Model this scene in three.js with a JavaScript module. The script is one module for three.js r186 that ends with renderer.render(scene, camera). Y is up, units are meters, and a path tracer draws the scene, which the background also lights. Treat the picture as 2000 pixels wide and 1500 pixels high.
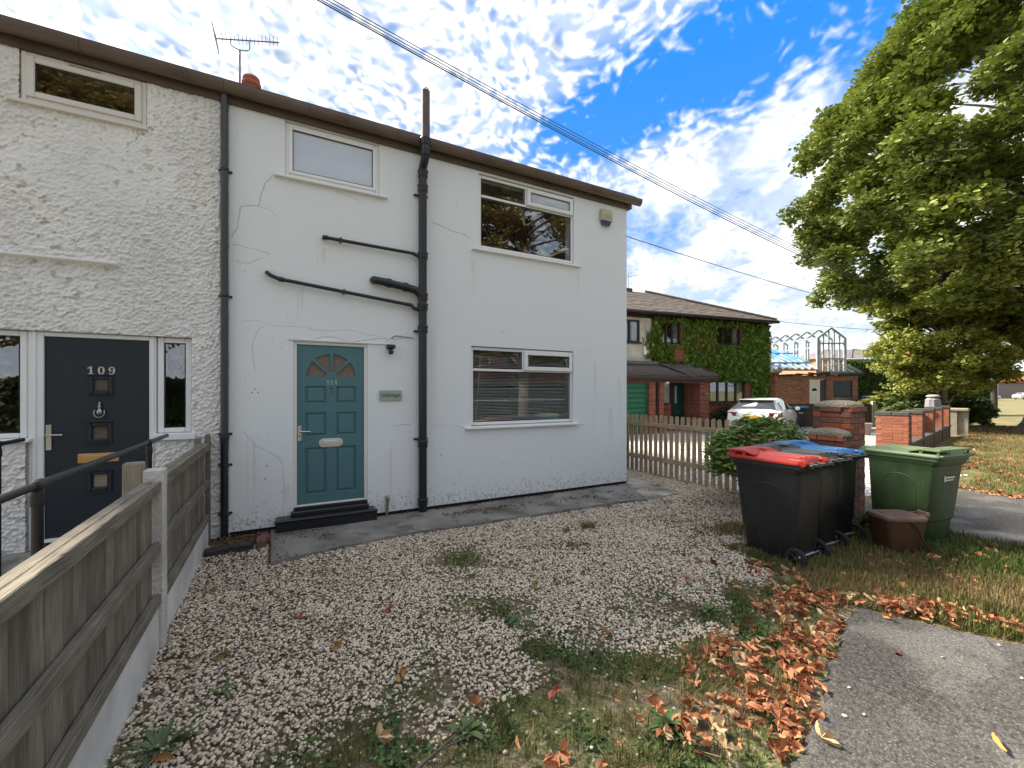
import * as THREE from 'three';
import { mergeGeometries, mergeVertices, toCreasedNormals } from 'three/addons/utils/BufferGeometryUtils.js';
import { ConvexGeometry } from 'three/addons/geometries/ConvexGeometry.js';
import { TextGeometry } from 'three/addons/geometries/TextGeometry.js';
import { FontLoader } from 'three/addons/loaders/FontLoader.js';

// ---------------------------------------------------------------- camera, sky, sun, exposure
const scene = new THREE.Scene();
const camera = new THREE.PerspectiveCamera(83.52, 4 / 3, 0.05, 900);
camera.position.set(0, 1.65, 5.85);
const YAW = THREE.MathUtils.degToRad(28.224);
camera.lookAt(Math.sin(YAW), 1.65, 5.85 - Math.cos(YAW));
camera.setViewOffset(2000, 1500, 0, -15, 2000, 1500);          // the photograph's horizon lies a little below its middle
const renderer = new THREE.WebGLRenderer({ antialias: true });
renderer.toneMapping = THREE.LinearToneMapping;
renderer.toneMappingExposure = 2.75;
renderer.shadowMap.enabled = true;
const SUN = new THREE.Vector3(-0.78, 1.3, -1.05).normalize();
const sun = new THREE.DirectionalLight(new THREE.Color(1, 0.89, 0.72), 4.5);
sun.position.copy(SUN).multiplyScalar(60);
sun.castShadow = true; sun.shadow.radius = 18; sun.shadow.mapSize.set(4096, 4096);
Object.assign(sun.shadow.camera, { left: -40, right: 50, top: 40, bottom: -40, near: 1, far: 160 });
scene.add(sun, sun.target);

// ---------------------------------------------------------------- numbers, noise
const rng = (s) => () => { s |= 0; s = (s + 0x6d2b79f5) | 0; let t = Math.imul(s ^ (s >>> 15), 1 | s); t = (t + Math.imul(t ^ (t >>> 7), 61 | t)) ^ t; return ((t ^ (t >>> 14)) >>> 0) / 4294967296; };
const R0 = rng(11), { sin, cos, PI, abs, min, max, floor, sqrt, hypot, exp, pow } = Math;
const lerp = (a, b, t) => a + (b - a) * t, sat = (x) => (x < 0 ? 0 : x > 1 ? 1 : x), ss = (a, b, x) => { const t = sat((x - a) / (b - a)); return t * t * (3 - 2 * t); };
const rr = (r, a, b) => a + (b - a) * r(), gauss = (r) => (r() + r() + r() + r() - 2) * 1.0;
const PERM = new Uint8Array(512), GX = new Float32Array(256), GY = new Float32Array(256);
{ const r = rng(77), a = [...Array(256).keys()]; for (let i = 255; i > 0; i--) { const j = floor(r() * (i + 1)); [a[i], a[j]] = [a[j], a[i]]; } for (let i = 0; i < 512; i++) PERM[i] = a[i & 255]; for (let i = 0; i < 256; i++) { GX[i] = cos(i * 2.39996); GY[i] = sin(i * 2.39996); } }
function noise(x, y, per = 256) {                                // gradient noise, repeats after per cells, about -0.7..0.7
  let ix = floor(x), iy = floor(y); const fx = x - ix, fy = y - iy;
  ix = ((ix % per) + per) % per; iy = ((iy % per) + per) % per;
  const jx = (ix + 1) % per, jy = (iy + 1) % per, u = fx * fx * fx * (fx * (fx * 6 - 15) + 10), v = fy * fy * fy * (fy * (fy * 6 - 15) + 10);
  const a = PERM[PERM[ix & 255] + (iy & 255)], b = PERM[PERM[jx & 255] + (iy & 255)], c = PERM[PERM[ix & 255] + (jy & 255)], d = PERM[PERM[jx & 255] + (jy & 255)];
  return lerp(lerp(GX[a] * fx + GY[a] * fy, GX[b] * (fx - 1) + GY[b] * fy, u), lerp(GX[c] * fx + GY[c] * (fy - 1), GX[d] * (fx - 1) + GY[d] * (fy - 1), u), v);
}
function fbm(x, y, per, oct) { let s = 0, a = 1; for (let i = 0; i < oct; i++) { s += a * noise(x, y, per); x *= 2; y *= 2; per *= 2; a *= 0.5; } return s; }
const N = (x, z, s = 1, o = 3) => fbm(x * s + 40.3, z * s + 71.7, 256, o);

// ---------------------------------------------------------------- sky: blue air and a broken sheet of small high clouds
{
  const W = 3072, H = 1536, D = new Float32Array(W * H * 4);
  for (let j = 0; j < H; j++) {
    const el = ((j + 0.5) / H - 0.5) * PI, y = sin(el), ce = cos(el);
    for (let i = 0; i < W; i++) {
      const az = ((i + 0.5) / W - 0.5) * 2 * PI, x = cos(az) * ce, z = sin(az) * ce, o = (j * W + i) * 4;
      const up = max(y, 0), h = pow(1 - up, 3.2);
      let r = lerp(0.006, 0.17, h), g = lerp(0.112, 0.28, h), b = lerp(0.36, 0.44, h);
      const cs = x * SUN.x + y * SUN.y + z * SUN.z, glow = pow(max(cs, 0), 5);
      if (y > 0) {
        const px = x / (y + 0.12), pz = z / (y + 0.12);
        const wx = px + 0.06 * noise(px * 4, pz * 4) + 0.02 * noise(px * 15, pz * 15), wz = pz + 0.06 * noise(px * 4 + 31, pz * 4 + 17) + 0.02 * noise(px * 15 + 3, pz * 15 + 8);
        // how much of the sheet there is: thick in most places, torn open where the air is dry
        const ux = px - 0.95, uz = pz + 0.8, al = ux * 0.5 + uz * 0.866, ac = ux * 0.866 - uz * 0.5;
        const torn = exp(-pow(ac / 0.18, 2) - pow(al / 0.5, 2)) * (1 + 0.8 * noise(px * 4 + 9, pz * 4)) + 0.42 * exp(-pow((px - 1.6) / 0.35, 2) - pow((pz + 1.5) / 0.5, 2));
        let cov = 0.66 + 0.3 * noise(px * 0.8 + 5, pz * 0.8 + 3) + 0.28 * noise(wx * 2.4, wz * 2.4 + 9) - 0.95 * torn;
        // small rounded cells, drawn out into streaks elsewhere
        const sx = wx * 0.8 + wz * 0.6, sz = -wx * 0.6 + wz * 0.8, kind = ss(0.0, 0.5, noise(px * 0.7 + 1.7, pz * 0.7 - 4.1) + 0.8 * ss(1.05, 1.6, px - pz * 0.1 - 0.2));
        const c1 = 1 - 1.9 * abs(noise(sx * 31, sz * 27)), c2 = fbm(sx * 25 + 7, sz * 21, 256, 4), cells = 0.34 + 0.26 * c1 + 0.62 * c2, streak = 0.52 + 0.5 * fbm(wx * 1.5 - wz * 1.1, (wx + wz) * 3.6, 256, 5) + 0.12 * c2;
        const tx = lerp(cells, streak, kind), d = tx + cov - 0.72, far = ss(0.02, 0.25, y);
        const veil = 0.6 * ss(0.2, 0.75, cov) + 0.3 * (1 - far), a = sat(max(ss(-0.12, 0.6, d) * lerp(0.6, 1, far), veil));
        const thick = ss(0.12, 0.7, cov - 0.33 + 0.5 * fbm(sx * 12 + 7, sz * 9, 256, 3) - 0.35 * (c1 - 0.5));
        const lum = lerp(0.52, 0.245, thick * (1 - 0.45 * kind)) * lerp(0.82, 1, sat(d * 1.6)) * (1 + 0.2 * glow);
        const blue = sat(thick * 0.75 * (1 - 0.5 * kind) - 0.4 * glow);
        r = lerp(r, lum * lerp(1, 0.76, blue), a); g = lerp(g, lum * lerp(1, 0.92, blue), a); b = lerp(b, lum * lerp(1.01, 1.16, blue), a);
      } else { const k = ss(0, -0.08, y); r = lerp(r, 0.16, k); g = lerp(g, 0.16, k); b = lerp(b, 0.13, k); }
      D[o] = r + glow * 0.05; D[o + 1] = g + glow * 0.05; D[o + 2] = b + glow * 0.045; D[o + 3] = 1;
    }
  }
  const sky = new THREE.DataTexture(D, W, H, THREE.RGBAFormat, THREE.FloatType);
  sky.mapping = THREE.EquirectangularReflectionMapping; sky.magFilter = sky.minFilter = THREE.LinearFilter; sky.wrapS = THREE.RepeatWrapping; sky.needsUpdate = true;
  scene.background = sky; scene.environment = sky;
}

// ---------------------------------------------------------------- textures and materials (uv in metres)
const s8 = (c) => { c = sat(c); return Math.round(255 * (c <= 0.0031308 ? 12.92 * c : 1.055 * pow(c, 1 / 2.4) - 0.055)); };
function tex(w, h, size, fn, data = false) {                     // fn(u, v) in 0..1 -> linear colour, or a height when data
  const a = new Uint8Array(w * h * 4);
  for (let j = 0; j < h; j++) for (let i = 0; i < w; i++) {
    const c = fn((i + 0.5) / w, (j + 0.5) / h), o = (j * w + i) * 4;
    if (data) a[o] = a[o + 1] = a[o + 2] = Math.round(255 * sat(c)); else { a[o] = s8(c[0]); a[o + 1] = s8(c[1]); a[o + 2] = s8(c[2]); }
    a[o + 3] = 255;
  }
  const t = new THREE.DataTexture(a, w, h); t.wrapS = t.wrapT = THREE.RepeatWrapping; t.magFilter = THREE.LinearFilter; t.minFilter = THREE.LinearMipmapLinearFilter; t.generateMipmaps = true;
  if (!data) t.colorSpace = THREE.SRGBColorSpace;
  t.repeat.set(1 / size[0], 1 / size[1]); t.needsUpdate = true; return t;
}
const L = (r, g, b) => new THREE.Color().setRGB(r, g, b);
const std = (c, rough, o = {}) => new THREE.MeshStandardMaterial({ color: L(...c), roughness: rough, side: THREE.DoubleSide, ...o });
const phys = (c, rough, o = {}) => new THREE.MeshPhysicalMaterial({ color: L(...c), roughness: rough, side: THREE.DoubleSide, ...o });
const mix3 = (a, b, t) => [lerp(a[0], b[0], t), lerp(a[1], b[1], t), lerp(a[2], b[2], t)], mul3 = (a, k) => [a[0] * k, a[1] * k, a[2] * k];

const woodTex = (base, dark, seed) => tex(256, 1024, [0.4, 2], (u, v) => {
  const kx = noise(u * 3 + seed, v * 5 + seed, 64), knot = ss(0.47, 0.56, kx), w = u * 8 + 0.5 * noise(u * 4, v * 8 + seed, 64) + knot;
  const g = 0.5 + 0.5 * fbm(w * 6 + seed, v * 6, 256, 4), f = 0.5 + 0.8 * noise(u * 90, v * 22 + seed, 256), s = 0.5 + fbm(u * 5 + seed, v * 9, 64, 3) * 0.9;
  return mul3(mix3(dark, base, sat(0.25 + 0.75 * g + 0.25 * (f - 0.5))), (0.72 + 0.45 * s) * (1 - 0.55 * knot));
});
const woodBump = tex(256, 1024, [0.4, 2], (u, v) => { const w = u * 8 + 0.5 * noise(u * 4, v * 8 + 3, 64); return 0.5 + 0.4 * fbm(w * 6 + 3, v * 6, 256, 4) + 0.15 * noise(u * 90, v * 22, 256); }, true);
const blotch = tex(512, 512, [2, 2], (u, v) => { const k = 0.82 + 0.3 * fbm(u * 4, v * 4, 4, 6); return [k, k, k]; });
const fineBump = tex(512, 512, [0.25, 0.25], (u, v) => 0.5 + 0.5 * fbm(u * 32, v * 32, 32, 3), true);
const coarseBump = tex(512, 512, [1, 1], (u, v) => 0.5 + 0.6 * fbm(u * 40, v * 40, 40, 3) + 0.2 * fbm(u * 6, v * 6, 6, 2), true);
const M = {
  greyWoods: (() => { const m = woodTex([0.32, 0.28, 0.23], [0.1, 0.083, 0.064], 3); return [[0.84, 0.86, 0.83], [0.66, 0.68, 0.65], [1.02, 1.02, 0.97], [0.77, 0.76, 0.7]].map((c) => std(c, 0.92, { map: m, bumpMap: woodBump, bumpScale: 0.006 })); })(),
  tanPost: std([1.3, 1.25, 1.15], 0.9, { map: woodTex([0.27, 0.24, 0.2], [0.16, 0.14, 0.11], 4), bumpMap: woodBump, bumpScale: 0.003 }),
  paleWood: std([1.25, 1.25, 1.22], 0.9, { map: woodTex([0.4, 0.31, 0.2], [0.2, 0.14, 0.085], 9), bumpMap: woodBump, bumpScale: 0.003 }),
  brownWood: std([1, 1, 1], 0.9, { map: woodTex([0.13, 0.075, 0.045], [0.05, 0.03, 0.02], 5), bumpMap: woodBump, bumpScale: 0.003 }),
  brick: [[0.5, 0.115, 0.05], [0.42, 0.1, 0.05], [0.34, 0.1, 0.065], [0.55, 0.16, 0.07]].map((c) => std(c, 0.9, { map: blotch, bumpMap: coarseBump, bumpScale: 0.004 })),
  oldBrick: [[0.2, 0.1, 0.075], [0.25, 0.105, 0.07], [0.16, 0.09, 0.075], [0.3, 0.13, 0.09]].map((c) => std(c, 0.95, { map: blotch, bumpMap: coarseBump, bumpScale: 0.006 })),
  mortar: std([0.36, 0.31, 0.25], 0.95, { map: blotch, bumpMap: coarseBump, bumpScale: 0.004 }),
  darkMortar: std([0.12, 0.1, 0.08], 0.95, { map: blotch, bumpMap: coarseBump, bumpScale: 0.006 }),
  upvc: phys([0.78, 0.79, 0.78], 0.28), gasket: std([0.012, 0.012, 0.013], 0.6),
  glass: phys([0.86, 0.9, 0.9], 0.0, { transmission: 1, ior: 2.6, thickness: 0 }),
  blackPaint: phys([0.014, 0.015, 0.018], 0.34, { bumpMap: fineBump, bumpScale: 0.0006 }), greyPaint: phys([0.075, 0.08, 0.088], 0.42),
  gutter: phys([0.14, 0.1, 0.077], 0.4, { map: blotch }), fascia: std([0.125, 0.09, 0.07], 0.6, { map: blotch }),
  steel: phys([0.6, 0.6, 0.58], 0.25, { metalness: 1 }), galv: phys([0.6, 0.63, 0.66], 0.42, { metalness: 0.75, map: blotch }), brass: phys([0.62, 0.4, 0.2], 0.3, { metalness: 0.9 }), white: std([0.8, 0.8, 0.78], 0.5),
  terracotta: std([0.4, 0.13, 0.07], 0.8, { map: blotch }), concretePost: std([0.66, 0.65, 0.6], 0.9, { map: blotch, bumpMap: coarseBump, bumpScale: 0.006 }), whiteBoard: std([0.8, 0.8, 0.78], 0.8, { map: blotch }),
  slat: phys([0.72, 0.71, 0.68], 0.4), room: std([0.3, 0.27, 0.23], 0.9), dark: std([0.01, 0.01, 0.011], 0.8),
};
M.greyWood = M.greyWoods[0];
// ---------------------------------------------------------------- geometry helpers
function uvBox(g, du = 0, dv = 0) {
  if (g.index) g = g.toNonIndexed();
  const p = g.attributes.position, uv = new Float32Array(p.count * 2), a = new THREE.Vector3(), b = new THREE.Vector3(), c = new THREE.Vector3();
  for (let i = 0; i < p.count; i += 3) {
    a.fromBufferAttribute(p, i); b.fromBufferAttribute(p, i + 1).sub(a); c.fromBufferAttribute(p, i + 2).sub(a); b.cross(c);
    const x = abs(b.x), y = abs(b.y), z = abs(b.z);
    for (let k = i; k < i + 3; k++) { const X = p.getX(k), Y = p.getY(k), Z = p.getZ(k); const [u, v] = x >= y && x >= z ? [Z, Y] : y >= z ? [X, Z] : [X, Y]; uv[k * 2] = u + du; uv[k * 2 + 1] = v + dv; }
  }
  g.setAttribute('uv', new THREE.BufferAttribute(uv, 2)); return g;
}
const V3 = (x, y, z) => new THREE.Vector3(x, y, z);
function bx(x0, y0, z0, x1, y1, z1, c = 0) {                     // box between two corners, edges chamfered by c
  const m = [(x0 + x1) / 2, (y0 + y1) / 2, (z0 + z1) / 2], h = [abs(x1 - x0) / 2, abs(y1 - y0) / 2, abs(z1 - z0) / 2];
  c = min(c, h[0] * 0.8, h[1] * 0.8, h[2] * 0.8);
  let g;
  if (c > 0) { const P = []; for (const x of [-1, 1]) for (const y of [-1, 1]) for (const z of [-1, 1]) { P.push(V3(x * h[0], y * (h[1] - c), z * (h[2] - c)), V3(x * (h[0] - c), y * h[1], z * (h[2] - c)), V3(x * (h[0] - c), y * (h[1] - c), z * h[2])); } g = new ConvexGeometry(P); }
  else g = new THREE.BoxGeometry(h[0] * 2, h[1] * 2, h[2] * 2);
  return uvBox(g).translate(...m);
}
const cbx = (w, h, d, c = 0) => bx(-w / 2, -h / 2, -d / 2, w / 2, h / 2, d / 2, c);
function rod(a, b, r0, r1 = r0, n = 10) {                         // tapered bar between two points
  const A = V3(...a), d = V3(...b).sub(A), g = new THREE.CylinderGeometry(r1, r0, d.length(), n, 1);
  g.translate(0, d.length() / 2, 0).applyQuaternion(new THREE.Quaternion().setFromUnitVectors(V3(0, 1, 0), d.clone().normalize())).translate(...a); return g.toNonIndexed();
}
function tube(pts, r, n = 48, k = 10, tension = 0.5) { return new THREE.TubeGeometry(new THREE.CatmullRomCurve3(pts.map((p) => V3(...p)), false, 'centripetal', tension), n, r, k).toNonIndexed(); }
const lathe = (pts, n = 24) => new THREE.LatheGeometry(pts.map((p) => new THREE.Vector2(...p)), n).toNonIndexed();
function loft(rings, cap = true) {                               // rings of equal point counts, joined; flat shaded then smoothed by angle
  const P = [], n = rings[0].length, tri = (a, b, c) => P.push(...a, ...b, ...c);
  for (let i = 0; i < rings.length - 1; i++) for (let k = 0; k < n; k++) { const a = rings[i][k], b = rings[i][(k + 1) % n], c = rings[i + 1][(k + 1) % n], d = rings[i + 1][k]; tri(a, b, c); tri(a, c, d); }
  if (cap) for (const [ring, f] of [[rings[0], 1], [rings[rings.length - 1], 0]]) { const c = [0, 1, 2].map((q) => ring.reduce((s, p) => s + p[q], 0) / n); for (let k = 0; k < n; k++) f ? tri(c, ring[(k + 1) % n], ring[k]) : tri(c, ring[k], ring[(k + 1) % n]); }
  const g = new THREE.BufferGeometry(); g.setAttribute('position', new THREE.Float32BufferAttribute(P, 3)); g.computeVertexNormals();
  return uvBox(toCreasedNormals(g, 0.6));
}
function rrect(w, d, r, y, cx = 0, cz = 0, q = 4) { const o = []; for (const [sx, sz, a0] of [[1, 1, 0], [-1, 1, PI / 2], [-1, -1, PI], [1, -1, 1.5 * PI]]) for (let i = 0; i <= q; i++) { const a = a0 + (i / q) * PI / 2; o.push([cx + sx * (w / 2 - r) + r * cos(a), y, cz + sz * (d / 2 - r) + r * sin(a)]); } return o; }
function extrude(shape, depth, bevel = 0, seg = 16) { return uvBox(new THREE.ExtrudeGeometry(shape, { depth, bevelEnabled: bevel > 0, bevelSize: bevel, bevelThickness: bevel, bevelSegments: 2, curveSegments: seg })); }
const extrudeX = (pts, x0, x1, bevel = 0) => extrude(poly(pts.map(([z, y]) => [-z, y])), x1 - x0, bevel).rotateY(PI / 2).translate(x0, 0, 0);   // profile in (z, y), drawn along x
const poly = (pts) => new THREE.Shape(pts.map((p) => new THREE.Vector2(...p)));
const rect = (x0, y0, x1, y1) => [[x0, y0], [x1, y0], [x1, y1], [x0, y1]];
function clean(g) { if (g.index) g = g.toNonIndexed(); if (!g.attributes.uv) uvBox(g); if (!g.attributes.normal) g.computeVertexNormals(); for (const k of Object.keys(g.attributes)) if (!['position', 'normal', 'uv'].includes(k)) g.deleteAttribute(k); return g; }
const merged = (gs) => (gs.length === 1 ? clean(gs[0]) : mergeGeometries(gs.map(clean)));
// ---------------------------------------------------------------- objects
const used = {};
const numbered = (n) => { const k = used[n] = (used[n] ?? -1) + 1; return k ? n + '_' + String(k).padStart(3, '0') : n; };
function tag(o, label, category, group, kind) { if (label) o.userData.label = label; if (category) o.userData.category = category; if (group) o.userData.group = group; if (kind) o.userData.kind = kind; return o; }
function thing(name, label, category, pos = [0, 0, 0], turn = 0, group) { const o = new THREE.Group(); o.name = numbered(name); o.position.set(...pos); o.rotation.y = turn; scene.add(o); return tag(o, label, category, group); }
function put(name, geos, mat, parent = scene, label) { const m = new THREE.Mesh(merged([].concat(geos)), mat); m.name = parent === scene ? numbered(name) : name; m.castShadow = m.receiveShadow = true; if (label) m.userData.label = label; parent.add(m); return m; }
function struct(name, geos, mat) { return tag(put(name, geos, mat), null, null, null, 'structure'); }
function copies(name, geo, mat, list, parent = scene, kind) {    // list of [matrix, colour]
  const m = new THREE.InstancedMesh(geo, mat, list.length); m.name = parent === scene ? numbered(name) : name; m.castShadow = m.receiveShadow = true;
  list.forEach(([x, c], i) => { m.setMatrixAt(i, x); if (c) m.setColorAt(i, c); }); if (kind) m.userData.kind = kind; parent.add(m); return m;
}
const Q = new THREE.Quaternion(), EU = new THREE.Euler();
const mat4 = (x, y, z, rx, ry, rz, sx, sy = sx, sz = sx) => new THREE.Matrix4().compose(V3(x, y, z), Q.setFromEuler(EU.set(rx, ry, rz, 'YXZ')), V3(sx, sy, sz));
const fonts = new FontLoader();
const [sans, serifBold, sansBold] = await Promise.all(['sans_regular', 'serif_bold', 'sans_bold'].map((f) => fonts.loadAsync('fonts/droid/droid_' + f + '.typeface.json')));
function text(s, size, depth, font) { const g = new TextGeometry(s, { font, size, depth, height: depth, curveSegments: 4, bevelEnabled: false }); g.computeBoundingBox(); const b = g.boundingBox; return g.translate(-(b.max.x + b.min.x) / 2, -(b.max.y + b.min.y) / 2, 0); }
// ---------------------------------------------------------------- ground
const pathEdge = (x) => 0.86 + 0.24 * pow(sat((1.4 - x) / 1.5), 1.5) + 0.1 * sat((x - 1.8) / 3) + 0.03 * N(x, 3, 2.5);
const gravelEnd = (x) => { const P = [[-1, 3.75], [0.3, 3.62], [0.9, 3.5], [1.5, 3.35], [2.2, 3.72], [3.0, 3.6], [3.9, 3.35], [4.3, 2.9], [5, 2.75], [6.7, 2.7]]; let i = 0; while (i < P.length - 2 && x > P[i + 1][0]) i++; const [a, b] = [P[i], P[i + 1]]; return lerp(a[1], b[1], sat((x - a[0]) / (b[0] - a[0]))); };
const bare = (x, z) => { let k = 0; for (const [a, b, r, s] of [[1.6, 1.8, 0.4, 1], [1.35, 2.75, 0.3, 0.8], [1.62, 2.9, 0.24, 0.9], [2.7, 2.0, 0.16, 0.6], [3.1, 2.2, 0.14, 0.5], [3.3, 1.6, 0.2, 0.6], [3.0, 3.0, 0.3, 0.5], [2.6, 3.35, 0.35, 0.6], [4.4, 1.9, 0.35, 0.5], [4.9, 2.4, 0.5, 0.7], [5.6, 1.6, 0.4, 0.4], [0.9, 3.0, 0.3, 0.35], [3.7, 2.6, 0.3, 0.5], [2.2, 2.7, 0.12, 0.6]]) k = max(k, s * ss(r * 1.3, r * 0.4, hypot(x - a, z - b) * (1 + 0.9 * N(x, z, 4)))); return k; };
const gravelAt = (x, z) => (x < -0.72 || x > 6.62 || (x > -0.12 && x < 5.75 && z < pathEdge(x)) || z < -1.35 || (x < 5.5 && z < 0.12) ? 0 : ss(0.35, -0.3, z - gravelEnd(x) + 0.7 * N(x, z, 1.6)) * (1 - 0.96 * bare(x, z)));
const onDrive = (x, z) => { const P = [[1.9, 4.72], [2.37, 4.6], [2.8, 4.46], [3.3, 4.3], [3.75, 4.16], [3.98, 4.14], [4.15, 4.3], [4.32, 4.7], [4.5, 5.2]]; if (x < 1.0) return z - (5.1 + 0.05 * x); if (x <= 1.9) return z - lerp(5.15, 4.72, (x - 1) / 0.9); if (x < 3.98) { for (let i = 0; i < 5; i++) if (x <= P[i + 1][0]) return z - lerp(P[i][1], P[i + 1][1], (x - P[i][0]) / (P[i + 1][0] - P[i][0])); } return min(z - 4.14, (3.98 + 0.52 * sat((z - 4.14) / 1.1) - x) * 1); };
const inSecond = (x, z) => x > 6.95 + 0.12 * N(x, z, 0.8) + 0.25 * max(0, 3.6 - z) && x < 10.3 - 0.1 * (z - 2.7) && z > 2.75;

const lawnTex = tex(1024, 1024, [5, 5], (u, v) => {
  const p = fbm(u * 5, v * 5, 5, 4), f = 0.5 + 0.7 * fbm(u * 90, v * 90, 90, 3), s = ss(-0.25, 0.4, p + 0.3 * fbm(u * 17, v * 17, 17, 2));
  return mul3(mix3([0.13, 0.14, 0.045], [0.27, 0.2, 0.1], s), 0.55 + 0.8 * f);
});
const soilTex = tex(1024, 1024, [3, 3], (u, v) => {
  const f = 0.5 + 0.75 * fbm(u * 70, v * 70, 70, 4), p = fbm(u * 6, v * 6, 6, 4), pale = ss(0.22, 0.4, noise(u * 110, v * 110, 110));
  return mix3(mul3(mix3([0.2, 0.155, 0.1], [0.15, 0.155, 0.06], ss(-0.25, 0.2, p)), 0.5 + 0.9 * f), [0.42, 0.36, 0.31], pale * 0.6);
});
const asphTex = tex(2048, 2048, [5, 5], (u, v) => {
  const g = noise(u * 460, v * 460, 460), f = 0.5 + 0.8 * fbm(u * 170, v * 170, 170, 2), p = fbm(u * 4, v * 4, 4, 5), w = ss(0.0, 0.45, fbm(u * 9 + 2, v * 9, 9, 5));
  let k = 0.05 + 0.026 * p + 0.066 * (f - 0.25) + 0.052 * w; if (g > 0.3) k += 0.36 * (g - 0.2); if (g < -0.35) k *= 0.5;
  const cr = abs(fbm(u * 3 + 7, v * 3, 3, 5)); if (cr < 0.006 && p > -0.1) k *= 0.45;
  return [k * 1.04, k, k * 0.95];
});
const asphBump = tex(1024, 1024, [1.25, 1.25], (u, v) => 0.5 + 0.5 * fbm(u * 110, v * 110, 110, 3), true);
const asphalt = std([1, 1, 1], 0.93, { map: asphTex, bumpMap: asphBump, bumpScale: 0.006 });
const concTex = tex(1024, 1024, [3, 3], (u, v) => { const p = fbm(u * 5, v * 5, 5, 6), f = noise(u * 300, v * 300, 300), m = ss(0.1, 0.4, fbm(u * 8 + 3, v * 8, 8, 5)); const k = 0.2 + 0.13 * p + (f > 0.42 ? 0.16 : 0) + 0.05 * f; return mix3([k * 1.06, k, k * 0.9], [0.09, 0.085, 0.07], m * 0.7); });
const concrete = std([1, 1, 1], 0.94, { map: concTex, bumpMap: coarseBump, bumpScale: 0.008 });
const paleConcrete = std([1.55, 1.5, 1.42], 0.94, { map: concTex, bumpMap: coarseBump, bumpScale: 0.008 });
function sheet(name, pts, y, mat) { const g = new THREE.ShapeGeometry(poly(pts.map(([x, z]) => [x, -z]))); g.rotateX(-PI / 2).translate(0, y, 0); return struct(name, uvBox(g), mat); }
function relief(name, x0, x1, z0, z1, step, fn, mat) {           // ground as a grid with its own heights; fn -> height or null
  const nx = Math.round((x1 - x0) / step), nz = Math.round((z1 - z0) / step), P = [], I = [], id = new Map();
  const vert = (i, j) => { const k = i * 10000 + j; if (id.has(k)) return id.get(k); const x = x0 + i * step, z = z0 + j * step, y = fn(x, z, true); P.push(x, y, z); id.set(k, P.length / 3 - 1); return P.length / 3 - 1; };
  for (let i = 0; i < nx; i++) for (let j = 0; j < nz; j++) if (fn(x0 + (i + 0.5) * step, z0 + (j + 0.5) * step) !== null) { const a = vert(i, j), b = vert(i + 1, j), c = vert(i + 1, j + 1), d = vert(i, j + 1); I.push(a, c, b, a, d, c); }
  const g = new THREE.BufferGeometry(), uv = []; for (let i = 0; i < P.length; i += 3) uv.push(P[i], P[i + 2]);
  g.setAttribute('position', new THREE.Float32BufferAttribute(P, 3)); g.setAttribute('uv', new THREE.Float32BufferAttribute(uv, 2)); g.setIndex(I); g.computeVertexNormals(); return struct(name, g, mat);
}
{ const g = new THREE.PlaneGeometry(1400, 1400, 1, 1).rotateX(-PI / 2).translate(0, -0.085, 0); struct('ground', uvBox(g), std([1, 1, 1], 0.95, { map: lawnTex })); }
relief('gravel_drive', -0.8, 6.9, -1.6, 5.4, 0.04, (x, z) => -0.062 + 0.02 * N(x, z, 0.9) + 0.012 * N(x, z, 6, 2), std([1, 1, 1], 0.95, { map: soilTex, bumpMap: coarseBump, bumpScale: 0.015 }));
relief('grass_verge', 3.9, 30, -9, 7.2, 0.12, (x, z) => (x < 6.9 && (z < 2.75 || gravelAt(x, z - 0.12) > 0.3) ? null : z < 2.55 - 0.02 * (x - 7) - (x > 13.4 ? (x - 13.4) * 0.205 + 1.25 : 0) && x > 6.9 ? null : -0.052 + 0.02 * N(x, z, 0.9) + 0.02 * N(x, z, 3, 2)), std([1, 1, 1], 0.95, { map: lawnTex, bumpMap: coarseBump, bumpScale: 0.02 }));
relief('driveway', 0.4, 6.9, 4.0, 8.6, 0.02, (x, z, v) => (!v && onDrive(x, z) < 0.05 * N(x, z, 5) ? null : -0.012 - 0.1 * ss(0.09, -0.02, onDrive(x, z) - 0.05 * N(x, z, 5)) + 0.008 * N(x, z, 1.2)), asphalt);
relief('neighbour_driveway', 6.8, 10.6, 2.7, 8.6, 0.06, (x, z, v) => (!v && !inSecond(x, z) ? null : -0.018 + 0.006 * N(x, z, 1.2)), asphalt);
sheet('street', rect(-60, 8.6, 120, 14.5), -0.03, asphalt);
sheet('neighbour_gravel', [[6.74, -9], [26, -9], [26, -2.2], [13.3, 0.5], [12.9, 0.9], [10.4, 2.6], [6.74, 2.6]], -0.045, std([1, 1, 1], 0.95, { map: tex(1024, 1024, [2.2, 2.2], (u, v) => { const n = fbm(u * 64, v * 64, 64, 2), p = noise(u * 5, v * 5, 5); return mul3(mix3([0.2, 0.17, 0.15], [0.74, 0.7, 0.66], ss(-0.3, 0.1, n)), 0.9 + 0.25 * p); }), bumpMap: coarseBump, bumpScale: 0.03 }));
sheet('yard_slab', rect(-7, 0.02, -0.8, 5.4), -0.04, concrete);
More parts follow.
